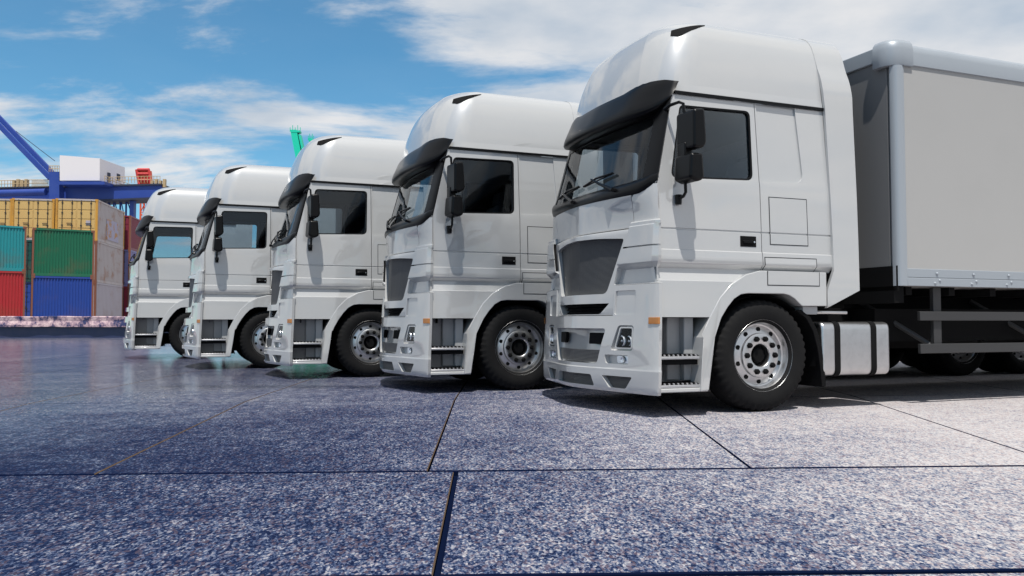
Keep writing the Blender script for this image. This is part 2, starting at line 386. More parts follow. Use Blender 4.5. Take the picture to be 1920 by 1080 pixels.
# grille inserts of the bumper: louvred dark mesh
def louvre(poly, depth, name, parent, pitch=.012, f=XF, m=None, lip=.004):
    zs0, zs1 = min(p[1] for p in poly), max(p[1] for p in poly)
    def span(z):
        xs = []
        for i in range(len(poly)):
            (a, za), (d, zb) = poly[i], poly[(i+1) % len(poly)]
            if (za-z)*(zb-z) <= 0 and abs(za-zb) > 1e-9: xs.append(lerp(a, d, (z-za)/(zb-za)))
        return (min(xs), max(xs)) if len(xs) > 1 else None
    mb = MB(); rows = []; k = max(2, int((zs1-zs0)/pitch))
    for i in range(k*2+1):
        z = lerp(zs0+.0005, zs1-.0005, i/(k*2)); sp_ = span(z)
        if not sp_: continue
        o = depth - (lip if i % 2 else 0)
        rows.append([(f(lerp(sp_[0], sp_[1], t/12), min(max(z,.2),2.9))+o, lerp(sp_[0], sp_[1], t/12), z) for t in range(13)])
    mb.grid(rows)
    return mb.build(name, m or M['mesh'], parent, 0)
louvre([(-.40,.222),(.40,.222),(.36,.338),(-.36,.338)], .045, 'lower_grille', bumper)
for s in (-1, 1): louvre([(s*.55,.222),(s*.83,.222),(s*.90,.338),(s*.48,.338)], .045, 'lower_grille', bumper)
louvre([(-.435,.445),(.435,.445),(.465,.558),(-.465,.558)], .038, 'lower_grille', bumper)
for s in (-1, 1):   # air slots in the recessed panel
    w = MB(); pl = rounded([(s*.255,.61),(s*.45,.61),(s*.475,.715),(s*.255,.715)][::s], .015)
    w.prism(pl, lambda y, z: (XF(y, z)+.041, y, z), lambda y, z: (XF(y, z)+.07, y, z)); w.build('air_slot', M['matte'], bumper, 0)
# plate mounting line
# ---- headlights and fog lights
def sphere_bowl(mb, cx, cy, cz, r, depth, n=20):
    rows = []
    for i in range(7):
        t = i/6; rr = r*math.cos(t*math.pi/2*.93)
        rows.append([(cx+depth*math.sin(t*math.pi/2), cy+rr*math.cos(2*math.pi*k/n), cz+rr*math.sin(2*math.pi*k/n)) for k in range(n)])
    mb.grid(rows, True)
for s in (-1, 1):
    h = MB(); pl = rounded([(s*.655,.582),(s*.868,.582),(s*.872,.765),(s*.715,.765)][::s], .015)
    h.prism(pl, lambda y, z: (XF(y, z)+.032, y, z), lambda y, z: (XF(y, z)+.06, y, z)); hl = h.build('headlight', M['chrome'], truck, 0)
    for cy, rr in ((.725,.052),(.815,.050)):
        q = MB(); x0 = XF(cy, .65)
        q.lathe_y([(rr,0),(rr*.96,-.012),(rr*.85,-.014),(rr*.55,-.004),(rr*.3,-.002),(rr*.26,-.012),(0.001,-.016)], 22)
        q.v = [(x0+.026+v[1], s*cy+v[0], .645+v[2]) for v in q.v]
        q.build('reflector', M['chrome'], hl)
    q = MB(); pl = rounded([(s*.80,.722),(s*.864,.722),(s*.866,.758),(s*.80,.758)][::s], .006)
    q.prism(pl, lambda y, z: (XF(y, z)+.018, y, z), lambda y, z: (XF(y, z)+.034, y, z)); q.build('indicator', M['orange'], hl, 0)
    q = MB(); pl = rounded([(s*.66,.588),(s*.862,.588),(s*.866,.76),(s*.718,.76)][::s], .015)
    q.prism(pl, lambda y, z: (XF(y, z)+.010, y, z), lambda y, z: (XF(y, z)+.014, y, z)); q.build('lens', M['lens'], hl, 0)
    q = MB()    # bezel around the lamp
    o_ = rounded([(s*.648,.575),(s*.875,.575),(s*.879,.772),(s*.708,.772)][::s], .02); i_ = rounded([(s*.662,.588),(s*.862,.588),(s*.866,.759),(s*.720,.759)][::s], .015)
    q.grid([[(XF(y, z)+.05, y, z) for y, z in o_], [(XF(y, z)+.004, y, z) for y, z in o_], [(XF(y, z)+.004, y, z) for y, z in i_], [(XF(y, z)+.05, y, z) for y, z in i_]], True)
    q.build('bezel', P, hl, 30)
    q = MB(); pl = rounded([(s*.655,.447),(s*.815,.447),(s*.815,.512),(s*.65,.512)][::s], .02)
    q.prism(pl, lambda y, z: (XF(y, z)+.03, y, z), lambda y, z: (XF(y, z)+.06, y, z)); fl = q.build('fog_light', M['chrome'], truck, 0)
    q = MB(); q.lathe_y([(.03,0),(.028,-.012),(.02,-.006),(.008,-.004),(.001,-.01)], 16); x0 = XF(.73, .48)
    q.v = [(x0+.028+v[1], s*.735+v[0], .48+v[2]) for v in q.v]; q.build('reflector', M['chrome'], fl)
    q = MB(); x0 = XF(1.12, .83)
    rows = []
    for y in (1.085, 1.12, 1.15, 1.166, yE(.83)*.999):
        rows.append([(XF(y, .83)-(.012 if k in (1, 2) else -.006), s*(y+(.006 if k in (1,2) and y > 1.16 else 0)), z) for k, z in enumerate((.795, .799, .853, .857))])
    rows.append([(xE(.83)+.002, s*(yE(.83)+(.01 if k in (1, 2) else -.004)), z) for k, z in enumerate((.795, .799, .853, .857))])
    q.grid(rows); q.build('marker_light', M['orange'], truck, 30)

# ---- grille panel
gx = table([(.875,-1.39),(1.14,-1.375),(1.25,-1.37),(1.65,-1.36)])
gw = table([(.875,.605),(1.145,.61),(1.16,.585),(1.30,.62),(1.345,.70),(1.645,.83)])
def XG(y, z):
    e = xE(1.1)+.02 if z < 1.1 else lerp(-1.13, -1.11, (z-1.1)/.55)
    return gx(z) + (e-gx(z))*S_low(min(1, abs(y)/1.16))
g = MB(); rows = []
tt = [i/12*2-1 for i in range(13)]
for z in [.878,.90,.95,1.0,1.05,1.1,1.145,1.16,1.2,1.25,1.30,1.345,1.4,1.45,1.5,1.55,1.6,1.635,1.645]:
    o = .006 if z in (.878, 1.645) else 0
    rows.append([(XG(t*gw(z), z)+o, t*gw(z), z) for t in tt] + [(-1.03, gw(z), z), (-1.03, -gw(z), z)])
g.grid(rows, True); n = len(rows[0]); g.f.append(tuple(range(n))); g.f.append(tuple(range(len(g.v)-n, len(g.v))))
c = MB()
pocket(c, [(-.485,1.072),(.485,1.072),(.705,1.565),(.35,1.592),(0,1.60),(-.35,1.592),(-.705,1.565)], .075, [.05,.05,.03,.1,.1,.1,.03], XG)
pocket(c, [(-.41,.886),(.41,.886),(.53,.985),(-.53,.985)], .12, [.03,.03,.008,.008], XG)
grille = cut('grille_panel', g, c, P, truck, 30)
louvre([(-.50,1.06),(.50,1.06),(.72,1.56),(.36,1.592),(0,1.602),(-.36,1.592),(-.72,1.56)], .045, 'grille_mesh', grille, .0105, XG, M['mesh'], .003)
louvre([(-.42,.882),(.42,.882),(.54,.988),(-.54,.988)], .09, 'air_intake', grille, .03, XG, M['matte'], .03)
# ---- corner panels (ring shaped fairings at the corners)
cw = table([(1.148,.60),(1.16,.57),(1.30,.60),(1.34,.665),(1.60,.80),(1.71,.81)])
cy_ = table([(1.148,1.155),(1.165,1.10),(1.285,1.085),(1.335,1.135),(1.345,1.14),(1.47,1.138),(1.4701,1.128),(1.484,1.128),(1.4841,1.137),(1.655,1.132),(1.665,1.140),(1.690,1.140),(1.703,1.128)])
co = table([(1.148,0),(1.165,.05),(1.285,.055),(1.335,-.030),(1.47,-.030),(1.4701,-.002),(1.484,-.002),(1.4841,-.030),(1.655,-.030),(1.665,-.018),(1.690,-.018),(1.703,-.004)])
for s in (-1, 1):
    k = MB(); rows = []
    for z in [1.148,1.165,1.20,1.24,1.285,1.335,1.345,1.40,1.47,1.4701,1.484,1.4841,1.55,1.60,1.655,1.665,1.690,1.703]:
        y1 = cy_(z); y0 = cw(z); r = []
        for i in range(13):
            t = i/12; e = lerp(y0, y1, t)/y1
            x = gx(z) + (lerp(-1.145, -1.12, (z-1.15)/.55) - gx(z))*S_low(e) + co(z)*(1 if t < .99 else .2)
            r.append((x, s*e*y1, z))
        rows.append(r + [(-1.105, s*(y1-.010), z), (-1.03, s*y0, z)])
    k.grid(rows, True); n = len(rows[0]); k.f.append(tuple(range(n))); k.f.append(tuple(range(len(k.v)-n, len(k.v))))
    cpo = k.build('corner_panel', P, truck, 28)
    k = MB(); rows = []
    for z in (1.35, 1.38, 1.50, 1.60, 1.645):
        y0 = cw(z)-.006; y1 = y0+.010; a = XG(y0, z)-.030; 
        rows.append([(a, s*y0, z), (a+.004, s*y1, z), (a+.10, s*y1, z), (a+.10, s*y0, z)])
    k.grid(rows, True); k.f += [(0,1,2,3), tuple(range(16, 20))]; k.build('air_scoop', M['matte'], cpo, 0)
# ---- hood lid and upper corners
h = MB(); rows = []
for z in [1.655,1.662,1.70,1.78,1.86,1.93,1.96]:
    o = .006 if z == 1.655 else 0
    rows.append([(XU(t*.80, z)+o, t*.80, z) for t in tt] + [(-1.0, .80, z), (-1.0, -.80, z)])
h.grid(rows, True); n = len(rows[0]); h.f.append(tuple(range(n))); h.f.append(tuple(range(len(h.v)-n, len(h.v)))); h.build('hood', P, truck, 28)
for s in (-1, 1):
    h = MB(); rows = []
    for z in [1.70,1.74,1.80,1.86,1.92,1.98,2.03,2.06]:
        y0 = lerp(.808, 1.0, max(0, (z-1.95)/.11)); r = []
        for i in range(11):
            y = lerp(y0, uyE(z), i/10); r.append((XU(y, z), s*y, z))
        rows.append(r + [(-1.088, s*(uyE(z)-.01), z), (-1.02, s*y0, z)])
    h.grid(rows, True); n = len(rows[0]); h.f.append(tuple(range(n))); h.f.append(tuple(range(len(h.v)-n, len(h.v)))); h.build('corner_pillar', P, truck, 28)

# ---- cab sides: doors and rear quarters
fend_out = [(-.745,.215),(-.704,.68),(-.69,.70),(-.61,.857),(-.5,1.03),(-.38,1.15),(-.22,1.24),(-.065,1.279)]
def side_solid(x0f, x1, zs, s, th=.055):
    mb = MB(); rows = []
    for z in zs:
        x0 = x0f(z); a = [(lerp(x0, x1, t/8), -ys(z), z) for t in range(9)]
        rows.append(a + [(x1, -ys(z)+th, z), (x0, -ys(z)+th, z)])
    mb.grid(rows, True); n = len(rows[0]); mb.f.append(tuple(range(n))); mb.f.append(tuple(range(len(mb.v)-n, len(mb.v))))
    return mb if s < 0 else mb.mirrored()
zs_door = [.857,.9,1.0,1.1,1.172,1.18,1.23,1.285,1.31,1.33,1.335,1.39,1.442,1.45,1.53,1.620,1.626,1.634,1.640,1.75,1.85,1.95,2.05,2.12,2.3,2.5,2.7,2.845]
def door_front(z):
    return (lerp(-1.142, -1.112, (z-.857)/.85)+.003 if z < 1.7 else (uxE(z)+.004 if z > 2.06 else -1.10+.002))
for s in (-1, 1):
    d = side_solid(door_front, -.010, zs_door, s)
    c = MB()
    win = rounded([(-.955,2.078),(-.075,2.108),(-.060,2.765),(-.822,2.752)], [.07,.07,.06,.05], 6)
    c.prism(win, lambda x, z: (x, s*1.3, z), lambda x, z: (x, s*.85, z))
    c.prism(fend_out[2:] + [(.1,1.279),(.1,.7),(-.69,.7)], lambda x, z: (x, s*1.3, z), lambda x, z: (x, s*.85, z))
    door = cut('door', d, c, P, truck, 28)
    # rubber seal and glass
    q = MB(); wi = rounded([(-.935,2.095),(-.092,2.124),(-.078,2.748),(-.806,2.735)], [.06,.06,.05,.04], 6)
    q.grid([[(x, s*(ys(z)-.001), z) for x, z in win], [(x, s*(ys(z)-.004), z) for x, z in wi], [(x, s*(ys(z)-.045), z) for x, z in wi], [(x, s*(ys(z)-.045), z) for x, z in win]], True)
    q.build('window_seal', M['black'], door, 30)
    q = MB(); q.prism(wi, lambda x, z: (x, s*(ys(z)-.02), z), lambda x, z: (x, s*(ys(z)-.024), z)); q.build('window', M['glass'], door, 0)
    # handle: dark recessed cup with a bar and a lock
    q = MB(); pl = rounded([(-.242,1.495),(-.068,1.495),(-.068,1.592),(-.242,1.592)], .006)
    q.prism(pl, lambda x, z: (x, s*(ys(z)+.003), z), lambda x, z: (x, s*(ys(z)-.02), z)); hd = q.build('door_handle', M['matte'], door, 0)
    q = MB(); q.box(-.215, -.105, s*1.078-.008, s*1.078+.008, 1.528, 1.552); q.build('handle_bar', M['black'], hd, 30, .004)
    q = MB(); q.lathe_y([(.001,-.004),(.008,-.004),(.008,.004)], 10, (-.092, s*1.079, 1.54)); q.build('lock', M['chrome'], hd)
    # rear quarter
    d = side_solid(lambda z: -.002, .80, [1.279,1.285,1.31,1.33,1.335,1.39,1.442,1.45,1.53,1.620,1.626,1.634,1.640,1.75,1.9,2.05,2.12,2.3,2.5,2.7,2.845], s)
    c = MB(); pl = rounded([(.012,2.10),(.505,2.12),(.462,2.86),(.012,2.9)], [.03,.10,0,0], 8)
    c.prism(pl, lambda x, z: (x, s*(ys(z)+.1), z), lambda x, z: (x, s*(ys(z)-.016), z))
    rq = cut('rear_quarter', d, c, P, truck, 28)
    # storage hatches: a seam line and a slightly proud panel following the profile
    def hatch(x0, x1, z0, z1, yy):
        zs = sorted({z0, z1, *[lerp(z0, z1, i/10) for i in range(11)], *[z for z in (1.285,1.33,1.335,1.442,1.45,1.620,1.626,1.634,1.640) if z0 < z < z1]})
        q = MB(); w = .008
        ring_o, ring_i = [], []
        path = [(x0, z) for z in zs] + [(x1, z) for z in reversed(zs)]
        path_i = [(x0+w, min(max(z, z0+w), z1-w)) for z in zs] + [(x1-w, min(max(z, z0+w), z1-w)) for z in reversed(zs)]
        q.grid([[(x, s*(yy(z)+.0022), z) for x, z in path], [(x, s*(yy(z)+.0022), z) for x, z in path_i]], True)
        hh = q.build('storage_hatch', M['seam'], truck, 0)
        q = MB(); zz_ = sorted({z0+w, z1-w, *[z for z in zs if z0+w < z < z1-w]})
        q.grid([[(lerp(x0+w, x1-w, t/3), s*(yy(z)+.003), z) for t in range(4)] for z in zz_])
        q.build('hatch_panel', P, hh, 28)
    hatch(.087, .528, 1.522, 1.968, ys)
    hatch(.012, .612, 1.145, 1.408, lambda z: max(ys(z), 1.121 if z < 1.28 else 0) if z > 1.28 else 1.121)

# ---- fenders
fend_in = [(.694,1.279),(.694,.963),(.407,.961),(.375,.985),(.32,1.03),(.26,1.06),(.20,1.072),(-.2,1.072),(-.274,1.062),(-.35,1.02),(-.42,.945),(-.485,.855),(-.545,.75),(-.573,.69),(-.594,.678),(-.615,.5),(-.657,.225)]
for s in (-1, 1):
    f = MB(); pl = fend_out + fend_in
    f.prism(pl, lambda x, z: (x, s*(1.121 + (.045 if z < .69 else .0)), z), lambda x, z: (x, s*.62 if z > .7 else s*1.0, z))
    fe = f.build('fender', P, truck, 28, .006)
    q = MB(); q.box(.45, .62, min(s*1.08, s*.9), max(s*1.08, s*.9), .885, .960); q.build('fender_bracket', M['under'], fe, 30, .006)
    # wheel housing liner
    q = MB(); rows = []
    for i in range(15):
        a = math.pi*(1.12 - 1.16*i/14); rows.append([(.0+.62*math.cos(a), s*y, .47+.59*math.sin(a)) for y in (1.05, .6, .35)])
    q.grid(rows); q.build('wheel_liner', M['matte'], fe)
# ---- fin: side deflector behind the cab, and the roof fairing share one section
sec = smooth_table([(0,0),(.06,.012),(.14,.035),(.24,.07),(.36,.13),(.46,.20),(.56,.30),(.68,.45),(.82,.68),(1,1)])        # inward, as share
secz = smooth_table([(0,0),(.06,.14),(.14,.32),(.24,.52),(.36,.74),(.46,.86),(.56,.925),(.68,.965),(.82,.985),(1,1)])
fsec = smooth_table([(0,0),(.06,.02),(.14,.055),(.24,.10),(.36,.17),(.46,.245),(.56,.34),(.68,.48),(.82,.70),(1,1)])
fsecz = smooth_table([(0,0),(.06,.14),(.14,.31),(.24,.47),(.36,.67),(.46,.80),(.56,.885),(.68,.945),(.82,.978),(1,1)])
ZB, ZT = 2.945, 3.70
def cap_pt(s_, t):
    """s_: 0 centre front .. 1 end of corner .. 2 rear end (near side, y < 0); t: 0 base .. 1 top"""
    if s_ <= 1:
        e = s_; y = e*.985; x = -1.115 + (-.84+1.115)*S_cap(e); w = e**3
        if e > .66:     # broad rounded corner from the crease to the side
            k = (e-.66)/.34; ya = .66*.985; xa = -1.115 + .275*S_cap(.66)
            x = xa*(1-k)**2 + -.945*2*k*(1-k) + -.60*k*k; y = ya*(1-k)**2 + .985*(2*k*(1-k) + k*k)
        tgt = (lerp(-.10, .0, w), 0)
        if e > .98: pass
    else:
        x = lerp(-.60, .79, s_-1); y = .985; w = 1
        tgt = (max(x, 0.0) if x > 0 else 0.0, 0)
        k = min(1, (s_-1)/.55); tgt = (lerp(0.0, max(x, .0), 1) if x > 0 else lerp(0, x, k), 0)
    w2 = w if s_ <= 1 else 1
    gI = lerp(fsec(t), sec(t), w2); gz = lerp(fsecz(t), secz(t), w2)
    # corner: keep more volume so the corner stays full
    return Vector((x + (tgt[0]-x)*gI, -(y + (tgt[1]-y)*gI), ZB + (ZT-ZB)*gz))
VENT = ((.83,.38),(1.08,.445),(.83,.332),(.885,.315))
sl = [0,.1,.2,.3,.4,.5,.6,.66,.7,.75,.8,.85,.89,.93,.96,.985,1,1.03,1.07,1.12,1.18,1.25,1.35,1.5,1.65,1.8,1.9,2.0]
tl = [0,.03,.06,.1,.14,.19,.24,.3,.36,.41,.46,.51,.56,.62,.68,.75,.82,.9,1]
cp = MB(); rows = []
for t in tl:
    half = [cap_pt(a, t) for a in sl]
    rows.append([Vector((p.x, -p.y, p.z)) for p in reversed(half[1:])] + half)
# lower flange: a short strip turned down to the black gasket
base = rows[0]
rows = [[Vector((p.x, p.y*1.012, 2.872)) for p in base]] + rows
cp.grid(rows)
cme = bpy.data.meshes.new('roof_fairing'); cme.from_pydata(cp.v, [], cp.f); cme.materials.append(P); cme.shade_smooth(); cme.set_sharp_from_angle(angle=R(40))
nc = len(rows[0]); crease = {len(sl)-1-sl.index(.66), len(sl)-1+sl.index(.66)}
sh = cme.attributes.get('sharp_edge') or cme.attributes.new('sharp_edge', 'BOOLEAN', 'EDGE')
for e in cme.edges:
    if e.vertices[0]//nc == 1 and e.vertices[1]//nc == 1: sh.data[e.index].value = True
    a, b = e.vertices
    if a % nc == b % nc and a % nc in crease and min(a, b)//nc < 13: sh.data[e.index].value = True
cap = link('roof_fairing', cme, truck)
for s in (-1, 1):   # dark air inlet at the upper front corner, following the surface
    q = MB(); top, bot = [], []
    def on(st, d):
        p = cap_pt(*st); F = (cap_pt(st[0], st[1]+.02)-cap_pt(st[0], st[1]-.02)).cross(cap_pt(st[0]+.02, st[1])-cap_pt(st[0]-.02, st[1])).normalized()
        if F.z < 0: F = -F
        return p + F*d
    T0, T1, B0, B1 = VENT; rows = []
    for i in range(11):
        u = i/10; st = (lerp(T0[0], T1[0], u), lerp(T0[1], T1[1], u))
        sb = (lerp(B0[0], B1[0], u/.35), lerp(B0[1], B1[1], u/.35)) if u < .35 else (lerp(B1[0], T1[0], (u-.35)/.65), lerp(B1[1], T1[1], (u-.35)/.65))
        mid_ = ((st[0]+sb[0])/2, (st[1]+sb[1])/2)
        rows.append([on(st, -.01), on(st, .007), on(mid_, .006), on(sb, .005), on(sb, -.01)])
    q.grid([[(p.x, -s*p.y, p.z) for p in r] for r in rows]); q.build('roof_vent', M['matte'], cap, 0)
# side deflectors
for s in (-1, 1):
    q = MB(); rows = []
    zlist = [(.945,1.10,.712,.712),(.96,1.112,.712,.74),(1.115,1.115,.712,1.10),(1.3,1.11,.796,1.103),(1.6,1.10,.796,1.108),(2.0,1.08,.796,1.118),(2.4,1.055,.796,1.127),(2.87,1.025,.796,1.138)]
    for z, y, xa, xb in zlist: rows.append([(lerp(xa, xb, i/4), -y, z) for i in range(5)])
    for t in tl[1:15]:
        p = cap_pt(2.0, t); f = min(1, t/.2); yy = lerp(-1.02, p.y, f) if p.y < -.5 else p.y
        xb = 1.142 if t < .3 else lerp(1.142, 1.125, (t-.3)/.38)
        rows.append([(lerp(.787, xb, i/4), yy-.004, p.z + .004) for i in range(5)])
    inner = [[(x, y+.03, z-(.02 if z > 3.3 else 0)) for x, y, z in r] for r in rows]
    loop = [r + inner[i][::-1] for i, r in enumerate(rows)]
    q.grid(loop, True); n = 10; q.f.append(tuple(range(n))); q.f.append(tuple(range(len(q.v)-n, len(q.v))))
    (q if s < 0 else q.mirrored()).build('side_deflector', P, truck, 30)
# black gasket under the fairing
for s in (-1, 1):
    q = MB(); q.box(-.875, .812, min(s*.98, s*1.008), max(s*.98, s*1.008), 2.848, 2.873); q.build('roof_gasket', M['black'], truck, 30)
# ---- visor
vo = [(0,-.004),(.06,.016),(.18,.050),(.40,.098),(.62,.138),(.78,.155),(.90,.150),(.97,.125),(1.0,.085),(1.0,.03),(1.0,-.04)]
v_top = smooth_table([(0,2.950),(.4,2.952),(.6,2.985),(.72,3.002),(.88,2.995),(1,2.962)])
v_bot = smooth_table([(0,2.655),(.7,2.66),(.86,2.69),(.94,2.745),(1,2.82)])
v_fade = smooth_table([(0,1),(.6,.95),(.8,.72),(.92,.36),(.98,.10),(1,.05)])
q = MB(); rows = []
ve = sorted({-1,-.985,-.95,-.9,-.84,-.77,-.7,-.62,-.54,-.45,-.36,-.27,-.18,-.09,0,-.985,-.97,-.93}); ve = ve + [-e for e in ve[-2::-1]]
for u, o in vo:
    r = []
    for e in ve:
        a = abs(e); z = lerp(v_top(a), v_bot(a), u); zz_ = min(z, 2.97)
        xb = lerp(-1.115 + .275*S_cap(a) + max(0, z-2.945)*.25, XU(a*uyE(zz_), zz_), min(1, u*1.1)); y = lerp(.99, uyE(zz_)+.004, u)*e
        r.append((xb - o*v_fade(a) - .004 + (.012 if a > .995 else 0), y*1.008, z))
    rows.append(r)
q.grid(rows); q.build('sun_visor', M['black'], truck, 45)
# ---- pillars, header, cowl, windscreen
q = MB(); rows = []
for z in [2.02,2.08,2.16,2.3,2.45,2.6,2.75,2.85]:
    r = [(XU(e*uyE(z), z)-.001, e*uyE(z), z) for e in (-1,-.995,-.98,-.95,-.92,-.88,-.855)]
    r2 = [(XU(e*uyE(z), z)+.05, e*uyE(z)*.96, z) for e in (-.855,-.92,-1)]
    rows.append(r + r2)
q.grid(rows, True); n = len(rows[0]); q.f.append(tuple(range(n))); q.f.append(tuple(range(len(q.v)-n, len(q.v))))
q.build('windscreen_pillar', M['black'], truck); q.mirrored().build('windscreen_pillar', M['black'], truck)
q = MB(); rows = []
for z in [2.64,2.7,2.8,2.9]:
    rows.append([(XU(e*.86*uyE(z), z), e*.86*uyE(z), z) for e in etas])
q.grid(rows); q.build('windscreen_header', M['black'], truck)
q = MB(); rows = []
ew = [e*.875 for e in etas]
for z in [2.03,2.1,2.18,2.26,2.34,2.42,2.5,2.58,2.66]: rows.append([(XU(e*uyE(z), z)+.006, e*uyE(z), z) for e in ew])
q.grid(rows); q.build('windscreen', M['glass'], truck, 60)
q = MB(); rows = []
for i in range(6):
    t = i/5; r = []
    for e in etas:
        a = abs(e); zb = lerp(1.945, 2.045, max(0, (a-.80)/.2)**2); zt = lerp(2.07, 2.13, max(0, (a-.6)/.4)**2); z = lerp(zb, zt, t)
        o = [-.002,-.016,-.022,-.020,-.012,.01][i]; y = e*(uyE(2.02)+.003)
        r.append((XU(y, z)+o*(1 if a < .97 else .3), y, z))
    rows.append(r)
q.grid(rows); q.build('cowl', M['black'], truck)
def gp(y, z, o=.035): return (XU(y, z)-o, y, z)
for piv, elb, a, b_ in (((-.60,2.02),(-.12,2.19),(-.46,2.20),(.06,2.15)), ((.13,2.00),(.55,2.15),(.20,2.17),(.72,2.12))):
    q = MB(); mid = (lerp(piv[0], elb[0], .5), lerp(piv[1], elb[1], .5))
    q.tube([gp(*piv, .02), gp(*piv, .05), gp(*mid, .06), gp(*elb, .055)], [.018,.018,.013,.010])
    q.tube([gp(*a, .03), gp((a[0]+b_[0])/2, (a[1]+b_[1])/2+.015, .045), gp(*b_, .03)], .011, 6)
    q.tube([gp(*a, .015), gp((a[0]+b_[0])/2, (a[1]+b_[1])/2, .015), gp(*b_, .015)], .008, 6)
    q.build('wiper', M['black'], truck)
# ---- interior and cab shell
q = MB(); q.box(.74,.79,-.98,.98,1.05,2.86); q.build('cab_rear_wall', M['liner'], truck, 0)
q = MB(); q.box(-.9,.74,-.93,.93,2.80,2.83); q.build('cab_ceiling', M['liner'], truck, 0)
q = MB(); q.box(-1.02,.74,-1.0,1.0,1.30,1.36); fl_ = q.build('cab_floor', M['matte'], truck, 0)
q = MB(); rows = []
for z, x in ((1.40,-.72),(1.75,-.70),(1.93,-.78),(1.99,-.88),(1.985,-1.10)): rows.append([(x+.03*abs(y), y, z) for y in (-.98,-.5,0,.5,.98)])
q.grid(rows); q.build('dashboard', M['liner'], truck)
q = MB(); q.lathe_y([(.215,-.012),(.23,0),(.215,.012),(.20,0),(.215,-.012)], 28)
mt = Matrix.Translation((-.60, .48, 1.98)) @ Matrix.Rotation(R(-55), 4, 'Y') @ Matrix.Rotation(R(90), 4, 'X')
q.v = [tuple(mt @ Vector(v)) for v in q.v]; q.build('steering_wheel', M['black'], truck)
for s in (-1, 1):
    q = MB(); q.box(-.32,.22,s*.5-.25,s*.5+.25,1.62,1.78); st = q.build('seat', M['seat'], truck, 30, .05, 3)
    q = MB(); pl = rounded([(.05,1.75),(.19,1.74),(.34,2.40),(.22,2.42)], .05); q.prism(pl, lambda x, z: (x, s*.5-.24, z), lambda x, z: (x, s*.5+.24, z)); q.build('backrest', M['seat'], st, 30, .03)
    q = MB(); pl = rounded([(.25,2.44),(.34,2.43),(.38,2.60),(.29,2.61)], .03); q.prism(pl, lambda x, z: (x, s*.5-.14, z), lambda x, z: (x, s*.5+.14, z)); q.build('headrest', M['seat'], st, 30, .03)
q = MB()    # dark inner sheet added so that panel gaps read dark
for s in (-1, 1):
    q.add([(-1.07,s*.99,.87),(-.62,s*.99,.87),(-.62,s*.99,2.02),(-1.07,s*.99,2.02)], [(0,1,2,3)])
    q.add([(-.62,s*.985,1.29),(.78,s*.985,1.29),(.78,s*.985,2.05),(-.62,s*.985,2.05)], [(0,1,2,3)])
    q.add([(-.04,s*.92,2.05),(.78,s*.92,2.05),(.78,s*.92,2.84),(-.04,s*.92,2.84)], [(0,1,2,3)])
q.add([(-1.0,-.97,.8),(-1.0,.97,.8),(-1.0,.97,1.98),(-1.0,-.97,1.98)], [(0,1,2,3)])
q.build('gap_backing', M['matte'], truck, 0)
# ---- steps
for s in (-1, 1):
    w = MB(); Y = lambda a, b_: (min(s*a, s*b_), max(s*a, s*b_))
    w.box(-1.165,-.70,*Y(.84,.86),.24,.857)                      # back wall
    w.box(-1.168,-1.15,*Y(.86,1.14),.215,.857)
    w.box(-.93,-.70,*Y(.86,.93),.30,.857)
    w.box(-.80,-.70,*Y(.93,1.0),.30,.857)
    en = w.build('step_well', M['under'], truck, 30, .01)
    for z in (.523, .278):
        w = MB(); w.box(-1.155,-.735,*Y(.90,1.145),z-.03,z-.004); sp2 = w.build('step', M['tread'], truck, 30, .006)
        w = MB(); w.box(-1.15,-.74,*Y(.90,1.135),z-.004,z+.004)
        for i in range(16):
            for jy in range(4): w.box(-1.14+i*.0255,-1.126+i*.0255,*Y(.94+jy*.05,.97+jy*.05),z+.004,z+.012)
        w.use(1)
        for i in range(9): w.lathe_y([(.001,-.006),(.008,-.006),(.009,.008)], 8, (-1.13+i*.045, s*1.135, z+.004))
        w.build('tread', [M['matte'], M['tread']], sp2, 0)
    w = MB(); w.box(-1.155,-.735,*Y(.89,1.11),.445,.488); w.build('step_riser', M['matte'], truck, 0)
    w = MB(); w.box(-1.165,-.655,*Y(.90,1.155),.212,.247); w.build('skirt', P, truck, 30, .008)
# ---- mirrors
for s in (-1,):
    q = MB(); Y = lambda a, b_: (min(s*a, s*b_), max(s*a, s*b_))
    pl = rounded([(-.955,2.285),(-.955,2.615),(-.845,2.630),(-.825,2.33),(-.86,2.285)], .03)
    q.prism(pl, lambda x, z: (x-.0, s*1.135, z), lambda x, z: (x+.02, s*1.385, z))
    mi = q.build('mirror', M['black'], truck, 30, .028, 3)
    q = MB(); pl = rounded([(-.985,2.03),(-.970,2.245),(-.85,2.25),(-.835,2.03),(-.90,2.0)], .03)
    q.prism(pl, lambda x, z: (x, s*1.135, z), lambda x, z: (x+.02, s*1.365, z)); q.build('wide_mirror', M['black'], mi, 30, .026, 3)
    q = MB(); q.box(-.955,-.88,*Y(1.15,1.27),2.20,2.35); q.build('mirror_neck', M['black'], mi, 30, .01)
    q = MB(); q.tube([(-.975,s*1.00,2.69),(-.965,s*1.06,2.715),(-.935,s*1.16,2.722),(-.92,s*1.20,2.70),(-.915,s*1.21,2.60)], [.022,.016,.014,.014,.014], 8)
    q.build('mirror_arm', M['black'], mi); q = MB()
    q.tube([(-.905,s*1.20,2.03),(-.905,s*1.205,1.93),(-.905,s*1.17,1.90),(-.90,s*1.09,1.89)], .014, 8)
    q.tube([(-.90,s*1.085,1.925),(-.90,s*1.085,1.84)], [.033,.028], 10)
    q.build('mirror_arm', M['black'], mi)
    q = MB(); q.add([(-.822,s*1.16,2.37),(-.822,s*1.365,2.37),(-.834,s*1.365,2.60),(-.834,s*1.16,2.60)], [(0,1,2,3)]); q.build('mirror_glass', M['chrome'], mi, 0)
